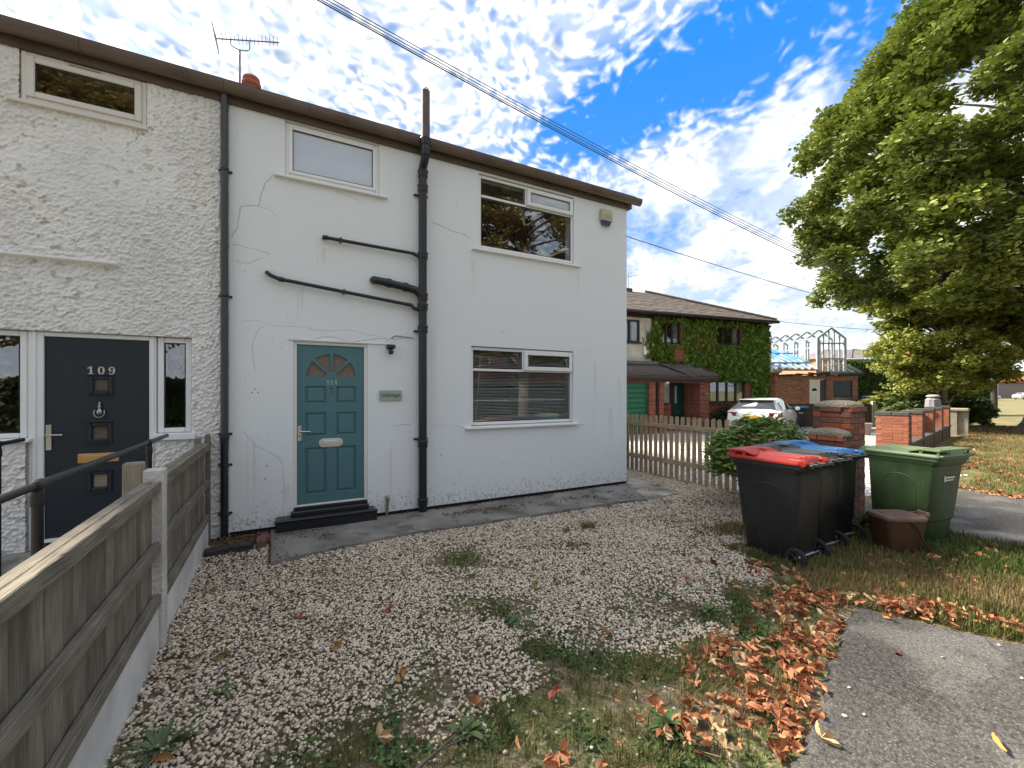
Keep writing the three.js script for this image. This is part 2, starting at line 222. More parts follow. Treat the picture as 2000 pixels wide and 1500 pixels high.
// stones
const pebble = (() => { let g = mergeVertices(new THREE.IcosahedronGeometry(1, 1).deleteAttribute('uv').deleteAttribute('normal')); const p = g.attributes.position, r = rng(5); for (let i = 0; i < p.count; i++) { const k = 0.78 + 0.34 * r(); p.setXYZ(i, p.getX(i) * k, p.getY(i) * k, p.getZ(i) * k); } g.computeVertexNormals(); return g; })();
{
  const r = rng(21), list = [], c = new THREE.Color();
  const add = (x, z, y, s) => { const t = r(), d = r(); t < 0.68 ? c.setRGB(lerp(0.57, 0.78, d), lerp(0.485, 0.675, d), lerp(0.37, 0.54, d)) : t < 0.93 ? c.setRGB(lerp(0.34, 0.54, d), lerp(0.28, 0.46, d), lerp(0.22, 0.37, d)) : c.setRGB(lerp(0.14, 0.34, d), lerp(0.11, 0.25, d), lerp(0.085, 0.2, d)); list.push([mat4(x, y, z, r() * 0.7 - 0.35, r() * 6.3, r() * 0.7 - 0.35, s * rr(r, 0.85, 1.35), s * rr(r, 0.5, 0.75), s * rr(r, 0.7, 1)), c.clone()]); };
  for (let i = 0; i < 175000; i++) {
    const x = rr(r, -0.72, 6.62), z = rr(r, -1.3, 4.6), g = gravelAt(x, z);
    if (onDrive(x, z) > -0.05 || r() > g * 0.98 + 0.035 * ss(4.8, 3.6, z)) continue;
    add(x, z, -0.05 + 0.02 * N(x, z, 0.9) + 0.02 * r() * g + 0.006 * g, rr(r, 0.0055, 0.0125));
  }
  for (let i = 0; i < 40; i++) { const x = rr(r, 1.9, 6), z = rr(r, 4.5, 6.2); if (onDrive(x, z) > 0.05) add(x, z, -0.005, rr(r, 0.006, 0.012)); }
  tag(copies('gravel_stones', pebble, std([1, 1, 1], 0.9), list), 'pale pinkish loose gravel stones covering the front drive', 'gravel', null, 'stuff');
  const far = []; for (let i = 0; i < 26000; i++) { const x = rr(r, 6.75, 14.5), z = rr(r, -6.5, 2.55); if (x > 12.3 && z > 0.2) continue; const d = rr(r, 0.55, 0.85); far.push([mat4(x, -0.04, z, 0, r() * 6.3, 0, rr(r, 0.018, 0.03), 0.016, rr(r, 0.016, 0.026)), c.setRGB(d, d * 0.96, d * 0.92).clone()]); }
  tag(copies('gravel_stones', pebble, std([1, 1, 1], 0.9), far), 'white gravel stones of the neighbouring yard behind the picket fence', 'gravel', null, 'stuff');
}
// concrete path of cast slabs along the house
{
  const y0 = -0.12, path = new THREE.Group(); path.name = 'path'; scene.add(path); tag(path, null, null, null, 'structure');
  const edge = (x) => [x, pathEdge(x) - 0.01];
  const slab = (pts, mat, y = 0.005, tilt = 0) => { const g = extrude(poly(pts.map(([x, z]) => [x, -z])), y - y0 - 0.012, 0.012); g.rotateX(-PI / 2).translate(0, y0 + 0.006, 0); const p = g.attributes.position; for (let i = 0; i < p.count; i++) if (p.getY(i) > -0.05) p.setY(i, p.getY(i) + tilt * (p.getX(i) - 5) + 0.006 * N(p.getX(i), p.getZ(i), 2)); g.computeVertexNormals(); put('slab', uvBox(g), mat, path); };
  slab([[-0.1, 0.03], [1.02, 0.03], [1.09, 0.35], [1.2, 0.5], [1.28, pathEdge(1.28)], edge(0.9), edge(0.6), edge(0.3), edge(-0.08)], concrete, 0.012);
  slab([[1.035, 0.03], [1.75, 0.03], [1.85, 0.4], [2.35, 0.62], [2.42, pathEdge(2.42)], edge(2), edge(1.6), [1.3, pathEdge(1.3)], [1.215, 0.495], [1.105, 0.345]], concrete, 0.006);
  slab([[1.765, 0.03], [5.44, 0.03], [4.95, 1.0], edge(4.6), edge(4.1), edge(3.6), edge(3.1), edge(2.7), [2.44, pathEdge(2.44)], [2.365, 0.61], [1.865, 0.39]], concrete, 0.004);
  slab([[5.46, 0.03], [5.95, -0.45], [6.05, 0.15], [5.72, 0.42], [5.4, 0.36], [5.32, 0.3]], paleConcrete, 0.0, -0.03);
  slab([[5.31, 0.32], [5.395, 0.375], [5.72, 0.435], [6.03, 0.17], [5.75, 0.86], [5.3, 0.98], [4.97, 1.0]], paleConcrete, -0.004, -0.03);
}
// ---------------------------------------------------------------- windows and doors (shared)
function gridRing(x0, y0, x1, y1, z, w, d, c = 0.008) { return [bx(x0, y0, z, x0 + w, y1, z + d, c), bx(x1 - w, y0, z, x1, y1, z + d, c), bx(x0 + w, y1 - w, z, x1 - w, y1, z + d, c), bx(x0 + w, y0, z, x1 - w, y0 + w, z + d, c)]; }
function paneIn(win, x0, y0, x1, y1, z, mat = M.glass) {
  put('gasket', gridRing(x0 - 0.004, y0 - 0.004, x1 + 0.004, y1 + 0.004, z + 0.004, 0.01, 0.012, 0), M.gasket, win);
  const g = new THREE.PlaneGeometry(x1 - x0, y1 - y0, 12, 12), p = g.attributes.position, a = p.count * 0.37 + x0 * 7 + y0 * 3;   // panes are never quite flat
  for (let i = 0; i < p.count; i++) p.setZ(i, 0.0011 * (1 - pow(2 * p.getX(i) / (x1 - x0), 2)) * (1 - pow(2 * p.getY(i) / (y1 - y0), 2)) + 0.0004 * noise(p.getX(i) * 2 + a, p.getY(i) * 2 + a));
  g.computeVertexNormals(); return put('pane', g.translate((x0 + x1) / 2, (y0 + y1) / 2, z), mat, win);
}
const group = (name, parent, label) => { const g = new THREE.Group(); g.name = name; if (label) g.userData.label = label; parent.add(g); return g; };
const obscure = phys([0.5, 0.55, 0.62], 0.12, { clearcoat: 1, clearcoatRoughness: 0.05, bumpMap: fineBump, bumpScale: 0.0012 });
// ---------------------------------------------------------------- the white house, number 111
const H111 = thing('white_house', 'smooth white painted two storey house with teal front door and brown gutter', 'house');
{
  const holes = [[0.131, 0.2, 0.996, 2.266], [0.043, 4.25, 1.146, 4.92], [2.58, 3.775, 4.316, 4.895], [2.457, 1.14, 4.306, 2.325]];
  const wall = poly(rect(-0.52, 0.045, 5.483, 5.0)); for (const h of holes) wall.holes.push(new THREE.Path(rect(...h).map((p) => new THREE.Vector2(...p))));
  // cracks, holes and stains where the photograph shows them
  const W = 2048, Hh = 1700, X0 = -0.55, sx = W / 6.1, sy = Hh / 5.1, cv = document.createElement('canvas'), bc = document.createElement('canvas'); cv.width = bc.width = W; cv.height = bc.height = Hh;
  const c = cv.getContext('2d'), b = bc.getContext('2d'), r = rng(8); c.fillStyle = '#e5e6e4'; c.fillRect(0, 0, W, Hh); b.fillStyle = '#808080'; b.fillRect(0, 0, W, Hh);
  const px = (x, y) => [(x - X0) * sx, Hh - y * sy];
  const crack = (pts0, w, dark = 0.55) => { let pts = pts0; for (let k = 0, a = 0.1; k < 3; k++, a *= 0.8) pts = pts.flatMap((p, i) => { if (i === pts.length - 1) return [p]; const n = pts[i + 1], dx = n[0] - p[0], dy = n[1] - p[1], o = (r() - 0.5) * a * 2; return [p, [p[0] + dx / 2 - dy * o, p[1] + dy / 2 + dx * o]]; }); for (const [q, st] of [[c, `rgba(92,88,84,${dark * 0.45})`], [b, 'rgba(0,0,0,0.9)']]) { q.strokeStyle = st; q.lineJoin = 'round'; let first = true; for (let i = 0; i < pts.length - 1; i++) for (let k = 0; k < 2; k++) { const t = k / 2, u = (k + 1) / 2, [ax, ay] = px(lerp(pts[i][0], pts[i + 1][0], t), lerp(pts[i][1], pts[i + 1][1], t)), [cx, cy] = px(lerp(pts[i][0], pts[i + 1][0], u), lerp(pts[i][1], pts[i + 1][1], u)); const j = () => (r() - 0.5) * 4; q.lineWidth = w * (0.5 + r()); q.beginPath(); q.moveTo(ax, ay); q.lineTo(cx + j(), cy + j()); q.stroke(); } } };
  crack([[-0.08, 4.23], [-0.2, 4.0], [-0.24, 3.82], [-0.42, 3.78]], 2.2); crack([[-0.24, 3.82], [-0.02, 3.74]], 1.2, 0.35); crack([[-0.42, 3.78], [-0.44, 3.55], [-0.5, 3.42]], 1.8); crack([[-0.5, 3.33], [-0.2, 3.3], [-0.12, 3.27]], 1.4); crack([[-0.5, 3.15], [-0.33, 3.14], [-0.2, 3.22]], 1.2);
  crack([[0.08, 2.29], [0.55, 2.34], [1.0, 2.32], [1.25, 2.35], [1.6, 2.4]], 1.8); crack([[-0.4, 2.46], [-0.1, 2.44], [0.6, 2.42], [1.2, 2.38]], 1.2, 0.3); crack([[1.83, 4.05], [2.0, 4.0], [2.2, 3.95], [2.44, 3.9]], 2.4, 0.6); crack([[-0.38, 1.18], [-0.25, 1.0], [-0.02, 0.85], [0.02, 0.6], [0.04, 0.35]], 1.4, 0.4); crack([[1.3, 1.18], [1.55, 1.2]], 1.6, 0.4); crack([[1.83, 1.16], [2.1, 1.15], [2.35, 1.12]], 1.3, 0.35); crack([[4.38, 1.1], [4.6, 1.09]], 1.4, 0.4); crack([[4.4, 2.36], [4.9, 2.4], [5.2, 2.36]], 1, 0.3); crack([[0.6, 4.2], [0.9, 4.12]], 1.2, 0.3); crack([[4.7, 0.4], [4.72, 0.9], [4.7, 1.4]], 1, 0.2); crack([[-0.2, 2.42], [-0.3, 2.2], [-0.26, 1.9]], 1.6, 0.35); crack([[1.2, 2.27], [1.27, 2.35]], 1.5, 0.4); crack([[1.3, 2.3], [1.45, 2.42]], 1.2, 0.4);
  for (const [x, y] of [[-0.3, 1.64], [-0.27, 1.68], [-0.24, 1.64], [3.0, 0.55], [2.0, 0.75], [5.1, 1.3], [2.98, 2.55], [2.2, 0.33], [-0.15, 0.77], [-0.17, 0.62], [4.2, 0.5]]) { const [u, v] = px(x, y); c.fillStyle = '#2a2826'; c.beginPath(); c.arc(u, v, 2.3, 0, 7); c.fill(); }
  for (let i = 0; i < 2600; i++) { const [u, v] = px(rr(r, -0.5, 5.5), pow(r(), 1.6) * 5); c.fillStyle = `rgba(${r() < 0.5 ? '95,90,84' : '120,116,108'},${0.04 + 0.16 * r()})`; c.beginPath(); c.ellipse(u, v, 0.5 + 3 * r() * r(), 0.5 + 9 * r() * r(), (r() - 0.5) * 0.4, 0, 7); c.fill(); }
  for (let i = 0; i < 1500; i++) { const [u, v] = px(rr(r, -0.5, 5.5), 0.05 + abs(gauss(r)) * 0.14 * (1 + 0.7 * r())); c.fillStyle = `rgba(84,76,64,${0.04 + 0.2 * r()})`; c.beginPath(); c.ellipse(u, v, 1 + 4 * r(), 1 + 6 * r(), 0, 0, 7); c.fill(); }
  for (const [x, y, l] of [[1.28, 1.0, 0.75], [1.61, 2.9, 0.3], [0.47, 3.5, 0.3], [0.2, 2.95, 0.35], [5.1, 1.4, 0.9], [4.75, 2.2, 0.7], [5.3, 2.0, 0.8], [1.85, 2.6, 1.5], [2.5, 3.7, 0.5], [4.4, 3.7, 0.4], [-0.3, 1.2, 0.9], [0.05, 0.6, 0.5], [1.62, 0.9, 0.7]]) for (let k = 0; k < 16; k++) { const [u, v] = px(x + gauss(r) * 0.05, y - r() * l * 0.3); c.fillStyle = `rgba(128,112,88,${0.03 + 0.07 * r()})`; c.fillRect(u, v, 1 + 3 * r(), l * sy * r()); }
  for (let i = 0; i < 900; i++) { const [u, v] = px(rr(r, -0.5, 5.5), rr(r, 0, 5)); b.fillStyle = `rgba(${r() < 0.5 ? 0 : 255},${r() < 0.5 ? 0 : 255},128,${0.02 + 0.05 * r()})`; b.beginPath(); b.ellipse(u, v, 8 + 60 * r(), 4 + 16 * r(), (r() - 0.5), 0, 7); b.fill(); }
  const wt = new THREE.CanvasTexture(cv), bt = new THREE.CanvasTexture(bc); wt.colorSpace = THREE.SRGBColorSpace;
  for (const t of [wt, bt]) { t.wrapS = t.wrapT = THREE.ClampToEdgeWrapping; t.repeat.set(1 / 6.1, 1 / 5.1); t.offset.set(0.55 / 6.1, 0); }
  const paint = std([0.95, 0.98, 1.0], 0.86, { map: wt, bumpMap: bt, bumpScale: 0.014 });
  const g = new THREE.ExtrudeGeometry(wall, { depth: 0.25, bevelEnabled: false }).translate(0, 0, -0.25); clean(g); const uv = g.attributes.uv, p = g.attributes.position; for (let i = 0; i < uv.count; i++) uv.setXY(i, p.getX(i), p.getY(i));
  put('wall', g, paint, H111);
  const plain = std([0.7, 0.71, 0.7], 0.85, { map: blotch });
  put('wall', [bx(5.483, 0, -8, 5.48 - 0.25, 5.0, -0.25), bx(-0.52, 0, -8, 5.23, 5, -7.75)], plain, H111);
  put('gable', extrudeX([[-0.1, 5], [-7.9, 5], [-4, 6.6]], 5.23, 5.48), plain, H111);
  put('plinth', [bx(-0.52, -0.12, -0.25, 5.47, 0.045, -0.012)], M.blackPaint, H111);
  put('interior', [bx(-0.5, 2.62, -4, 5.2, 2.72, -0.26), bx(-0.5, -0.1, -4, 5.2, 0.0, -0.26), bx(-0.5, 0, -4.1, 5.2, 4.98, -4), bx(1.6, 0, -4, 1.66, 4.98, -0.26), bx(-0.5, 5.0, -4, 5.2, 5.04, -0.26)], M.room, H111);
  // eaves
  const roofM = std([0.085, 0.06, 0.05], 0.9, { map: blotch, bumpMap: coarseBump, bumpScale: 0.01 });
  put('roof', extrudeX([[0.13, 5.1], [0.13, 5.13], [-4, 6.74], [-8.1, 5.13], [-8.1, 5.08], [-4, 6.66]], -0.56, 5.59), roofM, H111);
  put('fascia', bx(-0.55, 4.925, 0.002, 5.52, 5.1, 0.03, 0.004), M.fascia, H111); put('barge_end', bx(5.46, 4.93, -0.2, 5.56, 5.1, 0.06, 0.01), M.fascia, H111);
  const gp = []; for (let i = 0; i <= 14; i++) { const a = PI + (i / 14) * PI; gp.push([0.066 * cos(a), 0.108 * sin(a)]); } for (let i = 14; i >= 0; i--) { const a = PI + (i / 14) * PI; gp.push([0.061 * cos(a), 0.103 * sin(a)]); }
  const gut = (x0, x1) => extrude(poly(gp), x1 - x0).rotateY(PI / 2).translate(x0, 5.1, 0.1);
  const G1 = put('gutter', [gut(-0.56, 5.7)], M.gutter, H111);
  put('gutter_end', [extrude(poly(gp.slice(0, 15)), 0.01).rotateY(PI / 2).translate(5.7, 5.1, 0.1)], M.gutter, G1);
  for (const x of [0.3, 1.35, 2.4, 3.5, 4.6]) put('gutter_bracket', [tube([...Array(9).keys()].map((i) => { const a = PI + (i / 8) * PI; return [x, 5.1 + 0.112 * sin(a), 0.1 + 0.07 * cos(a)]; }), 0.006, 16, 6)], M.gutter, G1);
  // windows
  const W1 = group('window', H111), W2 = group('window', H111), W3 = group('window', H111);
  put('frame', gridRing(0.043, 4.26, 1.146, 4.915, -0.075, 0.05, 0.05), M.upvc, W1); put('opening_sash', gridRing(0.083, 4.3, 1.106, 4.875, -0.052, 0.042, 0.045), M.upvc, W1); paneIn(W1, 0.125, 4.342, 1.064, 4.833, -0.03, obscure);
  put('sill', bx(-0.07, 4.215, -0.06, 1.25, 4.245, 0.05, 0.006), M.white, W1);
  put('frame', [...gridRing(2.582, 3.79, 4.314, 4.885, -0.075, 0.05, 0.05), bx(2.632, 4.555, -0.075, 4.264, 4.6, -0.025, 0.008), bx(3.38, 4.6, -0.075, 3.425, 4.835, -0.025, 0.008)], M.upvc, W2);
  paneIn(W2, 2.632, 3.84, 4.264, 4.555, -0.045); paneIn(W2, 2.632, 4.6, 3.38, 4.835, -0.045);
  put('opening_sash', gridRing(3.405, 4.58, 4.285, 4.855, -0.03, 0.065, 0.055), M.upvc, W2); paneIn(W2, 3.47, 4.645, 4.22, 4.79, 0.0, obscure);
  put('sill', bx(2.46, 3.735, -0.06, 4.44, 3.765, 0.05, 0.006), M.white, W2);
  put('frame', [...gridRing(2.46, 1.15, 4.303, 2.315, -0.085, 0.05, 0.05), bx(2.51, 1.955, -0.085, 4.253, 2.0, -0.035, 0.008), bx(3.335, 2.0, -0.085, 3.38, 2.265, -0.035, 0.008)], M.upvc, W3);
  paneIn(W3, 2.51, 1.2, 4.253, 1.955, -0.055); paneIn(W3, 2.51, 2.0, 3.335, 2.265, -0.055);
  put('opening_sash', gridRing(3.36, 1.98, 4.28, 2.29, -0.04, 0.065, 0.055), M.upvc, W3); paneIn(W3, 3.425, 2.045, 4.215, 2.225, -0.01);
  put('sill', bx(2.36, 1.098, -0.06, 4.39, 1.13, 0.06, 0.006), M.white, W3);
  put('head_rail', bx(2.5, 2.28, -0.16, 4.26, 2.31, -0.12, 0.004), M.slat, W3);
  for (let i = 0; i < 47; i++) { const s = bx(0, -0.0006, -0.0125, 1.74, 0.0006, 0.0125), y = 1.17 + i * 0.0232, lo = i < 6; s.rotateX(0.35 + 0.12 * (R0() - 0.5) + (i === 15 ? 0.5 : 0)); if (i === 24) { s.dispose(); const q = poly([[0, 0.002], [0.5, 0.002], [0.68, -0.028], [0.86, 0.004], [1.74, 0.002], [1.74, 0], [0.86, 0], [0.68, -0.033], [0.5, 0], [0, 0]]); put('slat', extrude(q, 0.022).translate(2.51, y, -0.151), M.slat, W3); continue; } s.rotateZ(lo ? (0.012 - i * 0.0022) * 1.1 : 0.0015 * (R0() - 0.5)); put('slat', s.translate(2.51, y - (lo ? 0.006 : 0), -0.14), M.slat, W3); }
  for (const x of [2.68, 3.33, 4.08]) put('blind_cord', rod([x, 1.16, -0.125], [x, 2.28, -0.125], 0.0012), M.white, W3);
  put('curtain_pole', [rod([2.75, 1.2, -0.5], [2.83, 2.26, -0.5], 0.012)], M.white, W3);
  // front door
  const D = group('front_door', H111);
  const frameM = phys([0.72, 0.66, 0.58], 0.4), teal = phys([0.062, 0.165, 0.18], 0.42, { bumpMap: fineBump, bumpScale: 0.0004 });
  put('door_frame', [bx(0.131, 0.2, -0.1, 0.169, 2.232, -0.02, 0.004), bx(0.958, 0.2, -0.1, 0.996, 2.232, -0.02, 0.004), bx(0.131, 2.232, -0.1, 0.996, 2.266, -0.02, 0.004)], phys([0.76, 0.74, 0.7], 0.4), D);
  const leaf = poly(rect(0.172, 0.262, 0.955, 2.228)), cx = 0.5635;
  const pan = [[0.258, 1.5, 0.505, 1.722], [0.614, 1.5, 0.862, 1.722], [0.258, 1.092, 0.505, 1.392], [0.614, 1.092, 0.862, 1.392], [0.258, 0.372, 0.505, 0.955], [0.614, 0.372, 0.862, 0.955]];
  for (const q of pan) leaf.holes.push(new THREE.Path(rect(...q).map((p) => new THREE.Vector2(...p))));
  const sector = (a0, a1, ri, ro) => { const o = []; for (let i = 0; i <= 8; i++) { const a = lerp(a0, a1, i / 8); o.push([cx + ro * cos(a), 1.832 + (ro + 0.008) * sin(a)]); } for (let i = 4; i >= 0; i--) { const a = lerp(a0, a1, i / 4); o.push([cx + ri * cos(a), 1.832 + ri * sin(a)]); } return o; };
  const secs = [0, 1, 2, 3].map((k) => { const w = 0.055; return sector(k * PI / 4 + (k ? w : 0.012), (k + 1) * PI / 4 - (k < 3 ? w : 0.012), 0.07, 0.292); });
  for (const s of secs) leaf.holes.push(new THREE.Path(s.map((p) => new THREE.Vector2(...p))));
  put('door_leaf', extrude(leaf, 0.018, 0.006).translate(0, 0, -0.066), teal, D); put('door_back', bx(0.172, 0.26, -0.1, 0.955, 1.82, -0.062), teal, D);
  for (const [x0, y0, x1, y1] of pan) put('door_panel', extrude(poly(rect(x0 + 0.04, y0 + 0.04, x1 - 0.04, y1 - 0.04)), 0.004, 0.012).translate(0, 0, -0.064), teal, D);
  const amber = phys([0.15, 0.1, 0.05], 0.1, { bumpMap: tex(256, 256, [0.3, 0.3], (u, v) => 0.5 + 0.7 * noise((u + v) * 14, (u - v) * 22, 256), true), bumpScale: 0.012, clearcoat: 0.5 });
  for (const s of secs) put('pane', extrude(poly(s), 0.006).translate(0, 0, -0.075), amber, D);
  put('weather_bar', bx(0.172, 0.238, -0.1, 0.955, 0.258, -0.02, 0.003), M.upvc, D);
  const hd = put('door_handle', [bx(0.176, 1.04, -0.045, 0.221, 1.225, -0.032, 0.003), rod([0.198, 1.165, -0.03], [0.198, 1.165, 0.02], 0.009), tube([[0.198, 1.165, 0.018], [0.25, 1.162, 0.022], [0.318, 1.157, 0.02]], 0.0085, 12, 8)], M.steel, D); put('lock', rod([0.198, 1.1, -0.033], [0.198, 1.1, -0.026], 0.008), M.gasket, D);
  const oval = (x0, y0, x1, y1) => { const s = new THREE.Shape(), q = (y1 - y0) / 2; s.absarc(x0 + q, y0 + q, q, PI / 2, PI * 1.5); s.absarc(x1 - q, y0 + q, q, -PI / 2, PI / 2); return s; };
  put('letterbox', [extrude(oval(0.418, 0.955, 0.695, 1.055), 0.01, 0.004).translate(0, 0, -0.046), extrude(oval(0.455, 0.985, 0.66, 1.03), 0.006, 0.004).translate(0, 0, -0.032)], phys([0.7, 0.68, 0.63], 0.32, { metalness: 0.9 }), D);
  put('numerals', [0.515, 0.563, 0.61].map((x, i) => text('1', 0.058, 0.006, i === 1 ? serifBold : sansBold).translate(x, 1.766, -0.044)), phys([0.42, 0.38, 0.25], 0.35, { metalness: 0.8 }), D);
  put('door_knob', rod([0.561, 1.695, -0.044], [0.561, 1.695, -0.03], 0.014), phys([0.03, 0.05, 0.06], 0.3), D); put('spyhole', rod([0.561, 1.634, -0.044], [0.561, 1.634, -0.035], 0.009), phys([0.03, 0.05, 0.06], 0.3), D);
  put('lintel', bx(0.07, 2.274, 0.0, 1.26, 2.292, 0.016, 0.004), std([0.72, 0.72, 0.71], 0.8), H111);
  // steps
  put('doorstep', bx(-0.06, -0.05, 0, 1.08, 0.155, 0.2, 0.012), M.blackPaint, H111); put('doorstep_nosing', tube([[-0.062, 0.14, 0.2], [0.5, 0.14, 0.2], [1.082, 0.14, 0.2]], 0.02, 20, 10), M.blackPaint, H111); put('doorstep', bx(0.1, 0.155, -0.09, 1.0, 0.205, 0.09, 0.008), M.blackPaint, H111); put('threshold', bx(0.131, 0.205, -0.1, 0.996, 0.238, -0.005, 0.004), M.blackPaint, H111);
  // soil pipe with its branches
  const S = group('soil_pipe', H111), r0 = 0.056;
  put('stack', [rod([1.708, -0.02, 0.085], [1.708, 4.66, 0.085], r0, r0, 20), rod([1.71, 4.9, 0.21], [1.71, 5.64, 0.21], r0, r0, 20), tube([[1.708, 4.6, 0.085], [1.708, 4.7, 0.09], [1.709, 4.8, 0.19], [1.71, 4.92, 0.21]], r0, 16, 20)], M.blackPaint, S);
  put('vent_pipe', rod([1.71, 5.05, 0.21], [1.71, 5.68, 0.21], r0 + 0.001, r0 + 0.001, 20), phys([0.11, 0.085, 0.08], 0.5, { map: blotch }), S);
  for (const [y, z] of [[5.0, 0.21], [4.86, 0.205], [4.62, 0.085], [4.42, 0.085], [3.5, 0.085], [2.94, 0.085], [2.8, 0.085], [0.93, 0.085], [0.14, 0.085], [2.5, 0.085]]) put('collar', lathe([[r0, -0.045], [r0 + 0.011, -0.04], [r0 + 0.011, 0.03], [r0 + 0.017, 0.034], [r0 + 0.017, 0.05], [r0, 0.054]], 22).translate(1.709, y, z), M.blackPaint, S);
  put('vent_cage', [...[0, 1, 2, 3, 4, 5].map((k) => tube([[1.71 + 0.05 * cos(k), 5.68, 0.21 + 0.05 * sin(k)], [1.71 + 0.045 * cos(k), 5.72, 0.21 + 0.045 * sin(k)], [1.71, 5.745, 0.21]], 0.004, 8, 5)), new THREE.TorusGeometry(0.052, 0.006, 6, 20).rotateX(PI / 2).translate(1.71, 5.685, 0.21)], M.galv, S);
  put('waste_pipe', [rod([0.468, 3.565, 0.05], [1.6, 3.53, 0.06], 0.021), tube([[1.58, 3.53, 0.06], [1.62, 3.51, 0.07], [1.66, 3.5, 0.08]], 0.024, 10, 10), rod([0.468, 3.568, -0.02], [0.468, 3.565, 0.05], 0.021), lathe([[0, -0.03], [0.027, -0.03], [0.027, 0.03], [0, 0.03]], 14).rotateZ(PI / 2).translate(0.485, 3.565, 0.05)], M.blackPaint, S);
  put('waste_pipe', [tube([[-0.145, 3.06, -0.02], [-0.145, 3.05, 0.04], [-0.11, 3.02, 0.055], [-0.02, 2.985, 0.055]], 0.023, 20, 10), rod([-0.03, 2.987, 0.055], [1.5, 2.83, 0.06], 0.022), tube([[1.48, 2.832, 0.06], [1.56, 2.82, 0.065], [1.58, 2.79, 0.075], [1.66, 2.76, 0.085]], 0.025, 16, 10), lathe([[0, -0.03], [0.029, -0.03], [0.029, 0.03], [0, 0.03]], 14).rotateZ(PI / 2 - 0.1).translate(0.0, 2.984, 0.055)], M.blackPaint, S);
  put('soil_branch', [tube([[1.07, 3.115, -0.03], [1.075, 3.11, 0.05], [1.1, 3.1, 0.075], [1.2, 3.09, 0.085]], 0.05, 16, 16), rod([1.18, 3.092, 0.085], [1.56, 3.04, 0.085], 0.05, 0.05, 18), tube([[1.5, 3.048, 0.085], [1.62, 3.02, 0.085], [1.69, 2.94, 0.085], [1.705, 2.85, 0.085]], 0.052, 16, 16), ...[1.25, 1.47].map((x) => lathe([[0.05, -0.03], [0.06, -0.028], [0.06, 0.028], [0.05, 0.03]], 18).rotateZ(PI / 2 - 0.13).translate(x, 3.083 - (x - 1.25) * 0.13, 0.085))], M.blackPaint, S);
  for (const [x, y] of [[0.66, 3.56], [0.7, 2.913]]) put('pipe_clip', [bx(x - 0.012, y - 0.028, 0, x + 0.012, y + 0.028, 0.085, 0.004)], M.blackPaint, S);
  for (const y of [4.35, 1.0, 2.48]) put('pipe_bracket', [bx(1.6, y - 0.012, 0, 1.8, y + 0.012, 0.03, 0.003)], M.blackPaint, S);
  put('cable_tail', tube([[1.3, 2.36, 0.006], [1.35, 2.4, 0.01], [1.45, 2.395, 0.01], [1.6, 2.38, 0.03]], 0.005, 16, 6), M.greyPaint, H111);
  put('standpipe', [rod([1.225, -0.03, 0.07], [1.238, 0.22, 0.07], 0.02), lathe([[0.02, 0], [0.026, 0], [0.026, 0.05], [0.018, 0.055], [0.018, 0.075], [0, 0.08]], 14).translate(1.238, 0.2, 0.07), rod([1.238, 0.25, -0.01], [1.238, 0.25, 0.07], 0.012)], phys([0.32, 0.29, 0.25], 0.45, { metalness: 0.5, map: blotch }), H111);
  // name plate, lamp, alarm
  const P = group('name_plate', H111, 'pale green glass house name plate reading Oakleigh');
  put('plate', bx(1.142, 1.53, 0.012, 1.437, 1.668, 0.02, 0.002), phys([0.36, 0.42, 0.36], 0.12, { clearcoat: 1 }), P); put('lettering', text('Oakleigh', 0.047, 0.002, sans).translate(1.292, 1.596, 0.02), M.gasket, P);
  for (const x of [1.157, 1.422]) for (const y of [1.545, 1.653]) put('stud', rod([x, y, 0], [x, y, 0.026], 0.0065), M.steel, P);
  const A = group('alarm_box', H111); const aM = phys([0.5, 0.46, 0.3], 0.45, { map: blotch });
  put('cover', [extrude(poly([[4.865, 4.62], [5.09, 4.62], [5.09, 4.78], [5.075, 4.8], [4.88, 4.8], [4.865, 4.78]]), 0.06, 0.01)], aM, A); put('lens', extrude(poly([[4.885, 4.615], [5.07, 4.615], [5.045, 4.545], [4.91, 4.545]]), 0.05, 0.008), phys([0.03, 0.04, 0.12], 0.2, { clearcoat: 1 }), A); put('print', bx(4.93, 4.66, 0.069, 5.06, 4.71, 0.0715), std([0.32, 0.33, 0.3], 0.6), A);
  const Lm = group('sensor_light', H111); put('base', bx(1.235, 2.215, 0, 1.33, 2.26, 0.05, 0.008), M.blackPaint, Lm); put('lamp_head', [bx(1.225, 2.225, 0.05, 1.34, 2.275, 0.09, 0.008).rotateX(0)], M.blackPaint, Lm); put('sensor', [new THREE.SphereGeometry(0.032, 14, 10).translate(1.285, 2.175, 0.06), rod([1.285, 2.18, 0.04], [1.285, 2.22, 0.04], 0.014)], M.blackPaint, Lm);
  // chimney pot and aerial behind the eaves
  put('chimney_stack', bx(-0.75, 5.9, -2.75, -0.15, 6.42, -2.25, 0.01), M.brick[1], H111); put('chimney_pot', lathe([[0.11, 6.42], [0.1, 6.6], [0.135, 6.62], [0.135, 6.66], [0.11, 6.67], [0.11, 6.7], [0.14, 6.72], [0.14, 6.77], [0.115, 6.78], [0.115, 6.8], [0.13, 6.82], [0.12, 6.86], [0.08, 6.865], [0, 6.85]], 24).translate(-0.435, 0, -2.5), M.terracotta, H111);
  const ae = group('aerial', H111), am = phys([0.2, 0.22, 0.26], 0.5, { metalness: 0.6 });
  put('mast', [rod([-0.6, 6.0, -2.5], [-0.6, 7.26, -2.5], 0.016), tube([[-0.72, 7.41, -2.5], [-0.72, 7.31, -2.5], [-0.6, 7.27, -2.5], [-0.47, 7.32, -2.5], [-0.47, 7.47, -2.5]], 0.009, 20, 6)], am, ae);
  put('boom', [rod([-0.93, 7.33, -2.5], [-0.03, 7.61, -2.5], 0.01)], am, ae);
